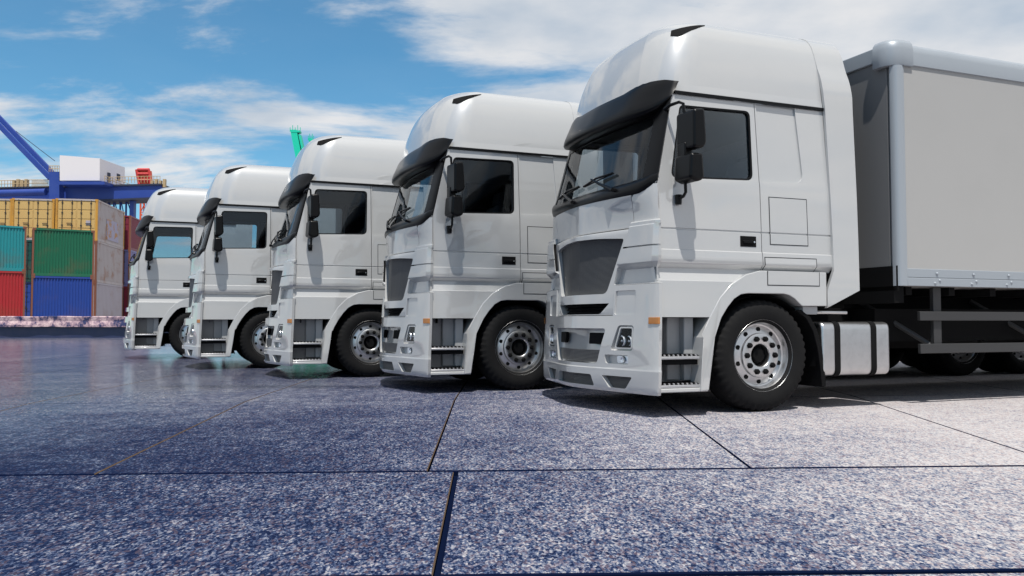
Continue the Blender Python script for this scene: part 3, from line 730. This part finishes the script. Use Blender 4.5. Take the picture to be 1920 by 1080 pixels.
# ---- wheels
TN = 132
tyre_prof = [(.300,.03),(.322,.004),(.335,.0),(.38,-.012),(.43,-.012),(.465,.0),(.485,.012),(.498,.022),(.508,.045),(.510,.09),(.510,.158),(.510,.225),(.508,.27),(.498,.292),(.47,.31),(.40,.325),(.32,.31),(.30,.29)]
def wob(i, k):
    if i in (6, 7, 8): return (-.016 if k % 3 == 0 else 0)
    if i in (5,): return (-.010 if k % 3 == 0 else 0)
    return 0
def make_wheel(s, x, yo, dual=False):
    def B(mb): return mb if s < 0 else mb.mirrored()
    pos = (x, -yo, .51)
    w = MB(); w.lathe_y(tyre_prof, TN, pos, wob=wob)
    if dual: w.lathe_y([(r, y+.36) for r, y in tyre_prof], 66, pos)
    for k in range(3):
        pass
    root = empty('wheel'); root.parent = truck
    B(w).build('tyre', M['rubber'], root, 50)
    w = MB(); w.lathe_y([(.318,.012),(.326,.002),(.330,.006),(.326,.012),(.312,.020),(.300,.035),(.292,.060),(.285,.085),(.272,.090),(.262,.082),(.205,.066),(.203,.058),(.200,.043),(.195,.040),(.112,.040),(.104,.046),(.100,.060),(.098,.13)], 64, pos)
    w.lathe_y([(.318,.012),(.30,.05),(.295,.29)], 40, pos)
    w.use(1)
    for k in range(10):
        a = 2*math.pi*(k+.5)/10; w.lathe_y([(.022,.080),(.022,.0705),(.001,.0705)], 14, (x+.238*math.cos(a), -yo, .51+.238*math.sin(a)))
    for k in range(10):
        a = 2*math.pi*k/10; w.lathe_y([(.028,.041),(.028,.030),(.022,.026),(.019,.012),(.001,.010)], 6, (x+.155*math.cos(a), -yo, .51+.155*math.sin(a)))
    B(w).build('rim', [M['alu'], M['matte']], root, 40)
    w = MB(); w.lathe_y([(.098,.12),(.07,.115),(.066,.075),(.058,.066),(.001,.066)], 32, pos); B(w).build('hub', M['matte'], root)
    return root
for s in (-1, 1):
    make_wheel(s, 0, 1.074); make_wheel(s, 7.24, 1.10, True); make_wheel(s, 8.55, 1.10, True)
q = MB()
for x in (0, 7.24, 8.55): q.tube([(x,-.9,.51),(x,-.3,.47),(x,.3,.47),(x,.9,.51)], .075, 10)
q.box(7.08,7.4,-.22,.22,.32,.66); q.box(8.39,8.71,-.22,.22,.32,.66)
q.build('axle', M['matte'], truck)
# ---- mudguard, tanks, chassis
for s in (-1, 1):
    q = MB(); o_ = [(.42,.93),(.53,.86),(.61,.74),(.66,.58),(.69,.40),(.705,.215)]; i_ = [(p[0]-.05, p[1]-.01) for p in o_]
    q.prism(o_ + i_[::-1], lambda x, z: (x, s*1.085, z), lambda x, z: (x, s*.62, z)); q.build('mudguard', M['matte'], truck, 40, .004)
    q = MB(); pl = rounded([(-s*1.09*-1,.305),(s*1.09,.815),(s*.55,.815),(s*.55,.305)], .075, 6)
    tank = MB(); tank.prism(pl, lambda y, z: (.665, y, z), lambda y, z: (1.495, y, z)); tk = tank.build('fuel_tank', M['alu'], truck, 35, .02, 3)
    for x in (.842, 1.288):
        q = MB(); po = rounded([(s*1.098,.297),(s*1.098,.823),(s*.54,.823),(s*.54,.297)], .08, 6); q.prism(po, lambda y, z: (x-.032, y, z), lambda y, z: (x+.032, y, z)); q.build('strap', M['matte'], tk, 35, .004)
q = MB()
for s in (-1, 1): q.box(-.95,9.5,min(s*.36,s*.44),max(s*.36,s*.44),.70,.96)
for x in (-.9,.6,1.8,3.2,4.6,6.0,7.9,9.3): q.box(x,x+.1,-.36,.36,.74,.92)
q.box(-.6,.55,-.33,.33,.55,1.22); q.box(-1.05,.42,-.60,.60,.30,.52); q.box(-1.1,-.6,-.85,.85,.26,.40); q.box(1.6,6.6,-.8,.8,.62,.95); q.box(.6,3.2,-.2,.2,.52,.72)  # low underbody boxes among these are added to block light under the truck
q.box(1.5,9.55,-.48,.48,.96,1.16)
for i in range(14): q.box(1.7+i*.58,1.78+i*.58,-1.1,1.1,1.08,1.162)
q.box(1.5,1.62,-1.15,1.15,1.0,1.162)
q.build('chassis', M['matte'], truck, 0)
q = MB(); q.tube([(.62,-1.02,.905),(1.02,-1.02,.903)], .017, 8); q.build('air_pipe', M['alu'], truck)
for s in (-1, 1):
    q = MB(); Y = lambda a, b_: (min(s*a, s*b_), max(s*a, s*b_))
    q.box(1.84,6.4,*Y(1.105,1.14),.828,.918); q.box(1.84,6.4,*Y(1.105,1.14),.504,.598)
    for x in (2.06, 3.7, 5.4): q.box(x,x+.105,*Y(1.06,1.104),.51,1.16)
    for x in (2.1, 3.75, 5.45): q.tube([(x,s*1.07,.56),(x-.45,s*.5,1.05)], .03, 6)
    q.build('side_guard', M['guard'], truck, 30, .004)
# ---- cargo box
cb = MB(); cb.box(1.53,9.6,-1.195,1.195,1.17,3.50); cargo = cb.build('cargo_box', M['box'], truck, 0)
for s in (-1, 1):
    q = MB(); sg = [(s*1.195,3.335),(s*1.212,3.34),(s*1.214,3.46),(s*1.20,3.52),(s*1.165,3.555),(s*1.08,3.572),(s*1.0,3.574),(s*1.0,3.50),(s*1.19,3.49)]
    q.prism(sg, lambda y, z: (1.66, y, z), lambda y, z: (9.6, y, z)); q.build('roof_rail', M['rail'], cargo, 40)
    # front corner post (rounded) and corner casting
    q = MB(); rows = []
    for z in (1.165, 3.322):
        rows.append([(1.614,s*1.206,z),(1.58,s*1.218,z),(1.545,s*1.218,z),(1.515,s*1.205,z),(1.50,s*1.175,z),(1.497,s*1.14,z),(1.56,s*1.10,z),(1.614,s*1.15,z)])
    q.grid(rows, True); q.f += [tuple(range(8)), tuple(range(8, 16))]; q.build('corner_post', M['rail'], cargo, 50)
    q = MB(); rows = []
    for z, o in ((3.322,.0),(3.33,.004),(3.49,.004),(3.545,-.004),(3.582,-.03),(3.597,-.10),(3.60,-.16)):
        arc = []
        for i in range(9):
            a = math.pi/2*i/8; arc.append((1.60 - (.16+o)*math.sin(a), s*(1.06 + (.16+o)*math.cos(a)), z))
        rows.append([(1.72+max(0,o), s*(1.22+o), z)] + arc + [(1.60-(.16+o), s*.99, z), (1.72, s*.99, z)])
    q.grid(rows, True); n = len(rows[0]); q.f += [tuple(range(n)), tuple(range(len(q.v)-n, len(q.v)))]; q.build('corner_casting', M['rail'], cargo, 45)
    q = MB(); q.box(1.614,9.6,min(s*1.19,s*1.208),max(s*1.19,s*1.208),1.165,1.245); q.box(1.614,9.6,min(s*1.19,s*1.204),max(s*1.19,s*1.204),1.249,1.334); qr = MB()
    for i in range(15):
        x = 2.0 + i*.5
        for dx, z in ((0,1.29),(.035,1.222),(-.03,1.195)):
            qr.lathe_y([(.016,0),(.014,-.007),(.008,-.011),(.001,-.012)], 8, (x+dx, -1.207, z))
    qq = qr if s < 0 else qr.mirrored(); q.add(qq.v, qq.f); q.build('bottom_rail', M['rail'], cargo, 30, .004)
q = MB(); q.box(1.485,1.53,-1.06,1.06,3.40,3.555); fr = q.build('front_rail', M['rail'], cargo, 30, .01)
for s in (-1, 1):
    q = MB(); pl = rounded([(s*1.06-.085,3.445),(s*1.06+.0,3.445),(s*1.06+.0,3.485),(s*1.06-.085,3.485)] if s > 0 else [(-1.06,3.445),(-.96,3.445),(-.96,3.485),(-1.06,3.485)], .015)
    q.prism(pl, lambda y, z: (1.478, y, z), lambda y, z: (1.50, y, z)); q.build('marker_lamp', M['black'], cargo, 0)
q = MB(); q.box(1.505,1.531,-1.10,1.10,1.36,3.40); q.build('front_wall', mat('front_wall_shade', (.17,.17,.172), .5), cargo, 0)  # darker than the box: shade behind the cab put into the wall colour
q = MB(); q.box(1.70,9.6,-1.0,1.0,3.545,3.566); q.build('box_roof', M['rail'], cargo, 0)
q = MB(); q.box(1.50,1.53,-1.19,1.19,1.12,1.36); q.build('front_beam', M['matte'], cargo, 0)

# ---- five trucks in echelon
TH = R(21.744)
U_, V_ = Vector((math.cos(TH), math.sin(TH), 0)), Vector((-math.sin(TH), math.cos(TH), 0))
TR = [(2.28155,7.57099,1),(.10217,9.92788,1),(-2.07871,12.27252,1),(-4.26644,14.64527,1),(-6.65814*1.06,17.43423*1.06,1.06)]
LB = ['nearest and largest white box truck, its long grey cargo box running off right',
      'white box truck second from the right, its cab side mirrored with the nearest truck',
      'middle one of five white box trucks, green crane boom left of its roof',
      'white box truck fourth from the right, between the middle truck and the farthest smallest truck',
      'farthest and smallest white box truck, its cab standing beside the stacked shipping containers']
for i, (x, y, k) in enumerate(TR):
    o = truck if i == 0 else copy_tree(truck)
    o.location = Vector((x, y, 0)) + V_*1.06*k; o.rotation_euler = (0, 0, TH); o.scale = (k, k, k)
    tag(o, LB[i], 'truck', 'white box trucks parked in a row')

# ================================================================== QUAY WITH CONTAINERS
CAM = Vector((0, 0, 0.8161)); PIT = R(2.332); FPX = 1556.0
def at(px, py, D):
    """the point of the place seen at photograph pixel px, py at distance D along the ground"""
    cx, cy = (px-960)/FPX, (540-py)/FPX
    d = Vector((cx, math.cos(PIT)-cy*math.sin(PIT), math.sin(PIT)+cy*math.cos(PIT)))
    return CAM + d*(D/d.y)
def stone_mat():
    m = bpy.data.materials.new('pale_stone'); m.use_nodes = True; t = m.node_tree; b = t.nodes['Principled BSDF']
    tcn = t.nodes.new('ShaderNodeTexCoord'); mpn = t.nodes.new('ShaderNodeMapping'); mpn.inputs['Scale'].default_value = (0.9, 1, 0.8)
    n = t.nodes.new('ShaderNodeTexNoise'); n.inputs['Scale'].default_value = 2.6; n.inputs['Detail'].default_value = 9; n.inputs['Roughness'].default_value = 0.75
    r = t.nodes.new('ShaderNodeValToRGB'); e = r.color_ramp.elements
    e[0].position = .42; e[0].color = (.02,.03,.10,1); e[1].position = .58; e[1].color = (.62,.46,.46,1)
    q = e.new(.5); q.color = (.36,.24,.28,1)
    t.links.new(tcn.outputs['Object'], mpn.inputs[0]); t.links.new(mpn.outputs[0], n.inputs['Vector']); t.links.new(n.outputs[0], r.inputs[0]); t.links.new(r.outputs[0], b.inputs['Base Color'])
    b.inputs['Roughness'].default_value = .8
    return m
DECK = 0.70
q = MB(); q.box(-400, 400, 42.45, 900, 0.0, DECK); tag(q.build('quay_deck', mat('deck_concrete', (.22,.21,.22), .8), None, 0), kind='structure')
qw = MB(); rnd = random.Random(3); xs = -140.0; tops = []
pts_t = []; 
while xs < 140: pts_t.append(xs); xs += rnd.uniform(.25, .9)
rows = []
for x in pts_t:
    zt = 1.10 + rnd.uniform(-.02, .02); zb = .56 + rnd.uniform(-.012, .012); yo = rnd.uniform(-.03, .03)
    rows.append([(x, 42.45, zb), (x, 42.0+yo, zb), (x, 41.99+yo*1.5, zb+.10), (x, 42.05+yo, lerp(zb, zt, .55)), (x, 42.02+yo, zt-.03), (x, 42.06, zt), (x, 42.45, zt)])
qw.grid(rows, True); qw.f += [tuple(range(7)), tuple(range(len(qw.v)-7, len(qw.v)))]
coping = qw.build('stone_coping', stone_mat(), None, 20)
q = MB(); q.box(-140, 140, 42.2, 42.44, 0.0, .545); wl = q.build('quay_wall', mat('wet_navy_wall', (.022,.030,.085), .35, noise=(2.5,.8,(.05,.05,.10))), None, 0)
coping.parent = wl
tag(wl, 'low quay wall with a rough pinkish stone coping in front of the containers', 'wall')

def paint_mat(name, col, rust=.5, dirt=(.16,.08,.04), sc_=.9):
    return mat(name, col, .45, 0, 0, .4, noise=(sc_, rust, dirt, 0.50, 0.66))
def container(label, P0, head, Lc, Hc, side, door, frame=None, group='shipping containers stacked on the quay', spots=0):
    """P0: bottom corner where door end meets the long right side; head: direction of the length, degrees clockwise from +Y"""
    W = 2.438; th = .12
    root = empty('shipping_container', P0, R(90-head)); tag(root, label, 'container', group)     # local x = length, y = left
    fm = frame or side
    f = MB(); p = .09 if Lc < 4 else .12
    for x in (0, Lc-p):
        for y in (0, W-p): f.box(x, x+p, y, y+p, 0, Hc)
    f.use(1)
    for y in (0.004, W-.104):
        f.box(p, Lc-p, y, y+.10, .004, .16); f.box(p, Lc-p, y, y+.08, Hc-.10, Hc-.004)
    for x in (0.004, Lc-.104):
        f.box(x, x+.10, p, W-p, .004, .14); f.box(x, x+.10, p, W-p, Hc-.11, Hc-.004)
    f.use(0)
    for x in (-.006, Lc-.172):
        for y in (-.006, W-.156):
            for z in (-.0, Hc-.118): f.box(x, x+.178, y, y+.162, z, z+.118)
    f.build('frame', [fm, side], root, 0)
    # corrugated walls: right side, left side, far end
    def corr(a, b_, nrm, n):
        a, b_ = Vector(a), Vector(b_); nrm = Vector(nrm); rows = []; d = b_ - a
        for z in (.15, Hc-.09):
            r = []
            for i in range(n):
                for k, o in ((0,0),(.25,0),(.5,1),(.75,1)):
                    r.append(a + d*((i+k)/n) + nrm*(.036*o) + Vector((0,0,z)))
            r.append(b_ + Vector((0,0,z))); rows.append(r)
        return rows
    n = max(6, int((Lc-.26)/(.135 if Lc < 4 else .28)))
    for nm, rr in (('side_wall', corr((p,.03,0),(Lc-p,.03,0),(0,1,0),n)), ('side_wall', corr((p,W-.03,0),(Lc-p,W-.03,0),(0,-1,0),n)), ('end_wall', corr((Lc-.03,p,0),(Lc-.03,W-p,0),(-1,0,0),8))):
        q = MB(); q.grid(rr); o = q.build(nm, side, root, 0, recalc=False)
    q = MB(); q.box(.1, Lc-.1, .08, W-.08, Hc-.07, Hc-.03); q.build('roof', side, root, 0)
    for k in (0, 1):
        y0, y1 = p+.01 + k*(W/2-p-.005), W/2-.005 + k*(W/2-p-.005)
        q = MB(); q.box(.045, .075, y0, y1, .16, Hc-.13)
        for i in range(4):
            zc = .16 + (Hc-.29)*(i+.5)/4; h2 = (Hc-.29)/8-.05
            q.box(.028, .046, y0+.05, y1-.05, zc-h2, zc+h2)
        dr = q.build('door', door, root, 0)
        for yb in (y0+.26, y1-.26):
            q = MB(); q.tube([(.0,yb,.10),(.0,yb,Hc-.08)], .020, 6)
            for z in (.25, Hc*.36, Hc*.66, Hc-.25): q.box(-.012, .03, yb-.05, yb+.05, z-.03, z+.03)
            q.box(-.03, .0, yb-.02, yb+.30 if yb < (y0+y1)/2 else yb+.02, Hc*.40, Hc*.40+.04)
            q.build('locking_bar', M['guard'], dr, 0)
    return root
c_teal = paint_mat('teal_paint', (.02,.24,.26), .35); c_red = paint_mat('red_paint', (.38,.025,.03), .3)
c_green = paint_mat('green_paint', (.012,.125,.065), .3); c_blue = paint_mat('blue_paint', (.018,.055,.27), .25, (.10,.07,.12))
c_yel = paint_mat('yellow_paint', (.58,.38,.14), .4, (.55,.30,.10)); c_wht = paint_mat('old_white_paint', (.42,.37,.37), .75, (.30,.15,.09))
c_gry = paint_mat('pale_grey_paint', (.40,.36,.40), .4, (.3,.2,.17)); c_mar = paint_mat('maroon_paint', (.19,.022,.045), .3); c_pur = paint_mat('violet_paint', (.20,.20,.42), .4)
c_rust = paint_mat('rusty_frame', (.20,.075,.045), .6); c_or = paint_mat('ochre_frame', (.55,.27,.04), .4); c_dg = paint_mat('dark_green_paint', (.006,.06,.05), .3)
def up(p, z): return Vector((p.x, p.y, z))
Z0 = DECK; Z1 = Z0+2.59; Z2 = Z1+2.59
pg = at(57, 600, 44.4); pt = at(46, 600, 44.15)
hg = 60.0; ht = 56.0
container('blue container on the quay, under the green container', up(pg, Z0), hg, 2.99, 2.585, c_blue, c_blue, c_rust)
container('green container stacked on the blue container', up(pg, Z1), hg, 2.99, 2.585, c_green, c_green, c_rust)
d10 = Vector((math.sin(R(ht)), math.cos(R(ht)), 0))*2.99
container('red container on the quay, under the teal container', up(pt-d10, Z0), ht, 2.99, 2.79, c_red, c_red, c_rust)
container('teal container stacked on the red container', up(pt-d10, Z0+2.795), ht, 2.99, 2.40, c_teal, c_teal, c_rust)
HW = -10.5
py3 = at(179, 600, 51.6)
container('pale grey container at the bottom of the stack under the yellow doored one', up(py3, Z0), HW, 6.06, 2.585, c_gry, c_gry, c_rust)
container('rusty white container between the pale grey and the yellow doored container', up(py3, Z1), HW, 6.06, 2.585, c_wht, c_wht, c_rust)
top_c = container('yellow doored container with a rust patched whitish side, atop the rusty white one', up(py3, Z2), HW, 6.06, 2.585, c_wht, c_yel, c_or)
q = MB(); q.box(2.0, 4.7, .018, .032, .28, 1.62); q.build('repair_patch', mat('patch_paint', (.36,.34,.46), .6, noise=(1.6, .95, (.42,.20,.05), .50, .56)), top_c, 0)
q = MB(); q.box(.018, .03, .42, .68, .95, 1.25); q.build('placard', c_gry, top_c, 0)
py2 = at(97.5, 600, 51.5); py1 = at(18, 600, 51.4)
container('navy container at ground level in the gap behind red and blue ones', up(py2, Z0), HW, 6.06, 2.585, paint_mat('navy_paint', (.012,.02,.07), .2), c_blue, c_rust)
container('dark green container in the gap between teal and green ones', up(py2, Z1), HW, 6.06, 2.585, c_dg, c_dg, c_rust)
container('yellow container seen above the gap between the teal and green ones', up(py2, Z2), HW, 6.06, 2.585, c_wht, c_yel, c_or)
for z, m, l in ((Z0, c_mar, 'maroon container hidden low behind the red one'), (Z1, c_gry, 'grey container hidden behind the teal one')):
    container(l, up(py1, z), HW, 6.06, 2.585, m, m, c_rust)
container('yellow container cut by the left edge of the photo, above the teal one', up(py1, Z2), HW, 6.06, 2.585, c_wht, c_yel, c_or)
pb = py3 + Vector((math.sin(R(HW)), math.cos(R(HW)), 0))*6.6 + Vector((.30, 0, 0))
container('maroon container at ground level beside the farthest truck', up(pb, Z0), HW, 6.06, 2.585, c_mar, c_mar, c_rust)
container('violet container between two maroon ones behind the white stack', up(pb, Z1), HW, 6.06, 2.585, c_pur, c_pur, c_rust)
container('maroon container on top of the violet one', up(pb, Z2), HW, 6.06, 2.40, c_mar, c_mar, c_rust)

# ================================================================== CRANES FAR BEHIND
k_blue = mat('crane_blue', (.018,.05,.27), .45, noise=(.3,.4,(.05,.09,.30))); k_wht = mat('crane_white', (.72,.68,.68), .5)
k_or = mat('crane_orange', (.62,.09,.03), .5); k_grn = mat('crane_green', (.0,.55,.36), .5); k_tan = mat('rail_tan', (.45,.33,.18), .6); k_dk = mat('crane_dark', (.02,.025,.05), .6)
def hull(front, back):      # box from four front and four back points
    mb = MB(); mb.add(list(front) + list(back), [(0,1,2,3),(7,6,5,4),(0,4,5,1),(1,5,6,2),(2,6,7,3),(3,7,4,0)]); return mb
def pxbox(p, D0, D1):
    """p: four photograph pixels; the front face stands at D0 and the body runs back to D1 keeping its real size"""
    f = [at(x, y, D0) for x, y in p]; return hull(f, [v + Vector((0, D1-D0, 0)) for v in f])
def railing(pts, h, n, r, m, parent, name='railing'):
    q = MB(); pts = [Vector(p) for p in pts]
    for a, b_ in zip(pts, pts[1:]):
        for z in (h, h*.5): q.tube([a+Vector((0,0,z)), b_+Vector((0,0,z))], r, 4)
        for i in range(n+1):
            c_ = a.lerp(b_, i/n); q.tube([c_, c_+Vector((0,0,h))], r, 4)
    return q.build(name, m, parent, 0)
D = 180.0
cr_ = empty('gantry_crane', (at(150, 600, D).x, D+2, DECK)); tag(cr_, 'blue harbour crane with a white machinery house and a raised diagonal boom', 'crane')
def kid(o, parent): o.parent = parent; o.matrix_parent_inverse = parent.matrix_world.inverted(); return o
bpy.context.view_layer.update()
def part(mb, name, m, parent=None, sm=0): 
    o = mb.build(name, m, None, sm); p_ = parent or cr_; o.parent = p_; bpy.context.view_layer.update(); o.matrix_parent_inverse = p_.matrix_world.inverted(); return o
gd = part(pxbox([(-60,352),(302,344),(302,370),(-60,386)], D, D+5), 'girder', k_blue)
q = MB()
for a, b_ in (((-60,352),(302,344)),((-60,384.5),(302,369))):
    A_, B_ = at(*a, D-.4), at(*b_, D-.4); q.add([A_, B_, B_+Vector((0,5.8,0)), A_+Vector((0,5.8,0)), A_-Vector((0,0,.35)), B_-Vector((0,0,.35)), B_+Vector((0,5.8,-.35)), A_+Vector((0,5.8,-.35))], [(0,1,2,3),(4,5,6,7),(0,1,5,4),(1,2,6,5),(2,3,7,6),(3,0,4,7)])
part(q, 'flange', k_dk, gd)
q = MB(); q.tube([at(-60,364,D-1.5), at(86,360,D-1.5)], .75, 12); part(q, 'pipe', k_blue, None, 40)
fr_ = [at(112,338.5,D-3), at(187,338.5,D-3), at(187,297,D-3), at(112,291,D-3)]
hs = part(hull(fr_, [v + Vector((.5, 10.5, 0)) for v in fr_]), 'machinery_house', k_wht)
top = [fr_[3], fr_[2], fr_[2]+Vector((.5,10.5,0))]
for o_ in (railing(top, 1.1, 14, .05, k_wht, None),): kid(o_, hs)
q = MB(); ry = fr_[1] + Vector((.12, 3.0, 1.2)); q.box(ry.x-.1, ry.x+.25, ry.y, ry.y+1.0, ry.z-.9, ry.z+1.1); q.box(ry.x-.1, ry.x+.25, ry.y+4, ry.y+5.5, ry.z, ry.z+1.6); part(q, 'vent_louvre', k_dk, hs)
pl_ = [at(111,346,D-4), at(196,346,D-4), at(196,340,D-4), at(111,340,D-4)]
part(hull(pl_, [v + Vector((.5, 13, 0)) for v in pl_]), 'platform', k_blue)
kid(railing([at(196,340,D-4), at(196,340,D-4)+Vector((.5,13,0))], 1.2, 8, .06, k_tan, None), cr_)
kid(railing([at(205,344,D-.5), at(300,342,D-.5)], 1.4, 16, .06, k_tan, None), cr_)
kid(railing([at(-20,352,D-.5), at(60,350,D-.5), at(90,350,D-.5)], 1.5, 14, .07, k_tan, None), cr_)
part(pxbox([(92,382),(111,382),(111,322),(92,322)], D-2, D+2), 'mast', k_blue)
kid(railing([at(92,322,D-2), at(111,322,D-2)], 1.3, 6, .07, k_tan, None), cr_)
for dx, dy, dd in ((0,0,0),(-4.5,10,-1)):
    q = MB(); A_, B_ = at(97+dx,324+dy,D+dd), at(-40+dx,182+dy,D+dd); w_ = (B_-A_).normalized().cross(Vector((0,1,0)))*.46
    q.add([A_+w_, A_-w_, B_-w_, B_+w_, *[v+Vector((0,.8,0)) for v in (A_+w_, A_-w_, B_-w_, B_+w_)]], [(0,1,2,3),(7,6,5,4),(0,4,5,1),(1,5,6,2),(2,6,7,3),(3,7,4,0)]); bo = part(q, 'boom', k_blue)
q = MB(); q.tube([at(103,302,D), at(30,246,D)], .07, 5); part(q, 'stay_cable', k_dk)
for px in (40, 118, 190, 247):
    A_ = at(px, 372, D+1); q = MB(); q.box(A_.x-.45, A_.x+.45, A_.y, A_.y+1.2, DECK, A_.z+.3); part(q, 'leg', k_blue)
q = MB()
xs_ = [at(px, 371, D+3) for px in (204, 214, 226, 237, 254)]
for A_ in xs_: q.tube([A_, Vector((A_.x, A_.y, DECK))], .22, 5)
for A_, B_ in zip(xs_, xs_[1:]):
    for k_ in range(4): q.tube([A_-Vector((0,0,k_*6)), B_-Vector((0,0,k_*6+6))], .12, 4)
part(q, 'lattice_tower', k_blue)
for px0, px1, dz in ((-10,40,0),(250,300,.2)):
    q = MB(); A_ = at(px0+30, 340, D); 
    for i in range(4): q.box(A_.x+i*.9, A_.x+i*.9+.55, A_.y+.5, A_.y+1.2, A_.z-1.2, A_.z+.3+.3*(i % 2))
    part(q, 'sheave_block', k_tan)

D = 260.0
oc = empty('ship_crane', (at(268, 600, D).x, D, DECK)); tag(oc, 'orange harbour crane with an upright boom and red lattice tower', 'crane'); bpy.context.view_layer.update()
part(pxbox([(261,352),(280,352),(277,318),(258,318)], D, D+3), 'boom', k_or, oc)
q = MB()
for x0, y0, x1, y1 in ((256,318,262,352),(279,318,283,350),(258,318,280,318),(258,326,280,326),(260,338,281,338)): q.tube([at(x0,y0,D-.5), at(x1,y1,D-.5)], .45, 5)
part(q, 'boom_frame', mat('crane_red', (.5,.03,.03), .5), oc)
q = MB(); a_, b2 = at(264,372,D), at(276,372,D); H_ = a_.z-DECK; nb = 9
for A_ in (a_, b2, a_+Vector((0,2.5,0)), b2+Vector((0,2.5,0))): q.tube([A_+Vector((0,0,6)), Vector((A_.x, A_.y, DECK))], .3, 5)
for i in range(nb):
    z0, z1 = a_.z-H_*i/nb, a_.z-H_*(i+1)/nb
    q.tube([Vector((a_.x,a_.y,z0)), Vector((b2.x,b2.y,z1))], .16, 4); q.tube([Vector((b2.x,b2.y,z0)), Vector((a_.x,a_.y,z1))], .16, 4); q.tube([Vector((a_.x,a_.y,z1)), Vector((b2.x,b2.y,z1))], .16, 4)
part(q, 'lattice_tower', k_or, oc)

D = 300.0
for (x0, y0, x1, y1, w_, lab) in ((544, 243, 561, 330, 19, 'tall green crane boom leaning left above the middle trucks'), (578, 259, 592, 340, 10, 'green crane boom whose tip peeks over the middle truck roof')):
    gc = empty('harbour_crane', (at(x1, 600, D).x, D, DECK)); tag(gc, lab, 'crane'); bpy.context.view_layer.update()
    part(pxbox([(x1,y1),(x1+w_*.62,y1),(x0+w_*.62,y0),(x0,y0)], D, D+2.5), 'boom', k_grn, gc)
    part(pxbox([(x1+w_*.62,y1),(x1+w_*.80,y1),(x0+w_*.80,y0+3),(x0+w_*.62,y0+3)], D+.8, D+2), 'boom_web', k_dk, gc)
    part(pxbox([(x1+w_*.80,y1),(x1+w_,y1),(x0+w_,y0+9),(x0+w_*.80,y0+9)], D, D+2.5), 'boom', k_grn, gc)
    q = MB(); A_ = at(x0, y0, D); B_ = at(x0+w_, y0+4, D); q.box(A_.x+.4, B_.x-.2, D-.1, D+2.6, B_.z-.2, B_.z+.5)
    for i in range(5): q.tube([Vector((lerp(A_.x, B_.x, i/4), D, B_.z)), Vector((lerp(A_.x, B_.x, i/4), D, B_.z+1.6+.8*(i % 2)))], .12, 4)
    part(q, 'boom_head', k_grn, gc)
    for dx in (-2, 18):
        A_ = at(x1+dx, y1, D); q = MB(); q.box(A_.x-.9, A_.x+.9, D+.2, D+2.2, DECK, A_.z+1); part(q, 'leg', k_grn, gc)
    A_, B_ = at(x1-8, y1, D), at(x1+26, y1, D); q = MB(); q.box(A_.x, B_.x, D-.2, D+2.7, A_.z-2.2, A_.z+.6); part(q, 'cross_beam', k_grn, gc)
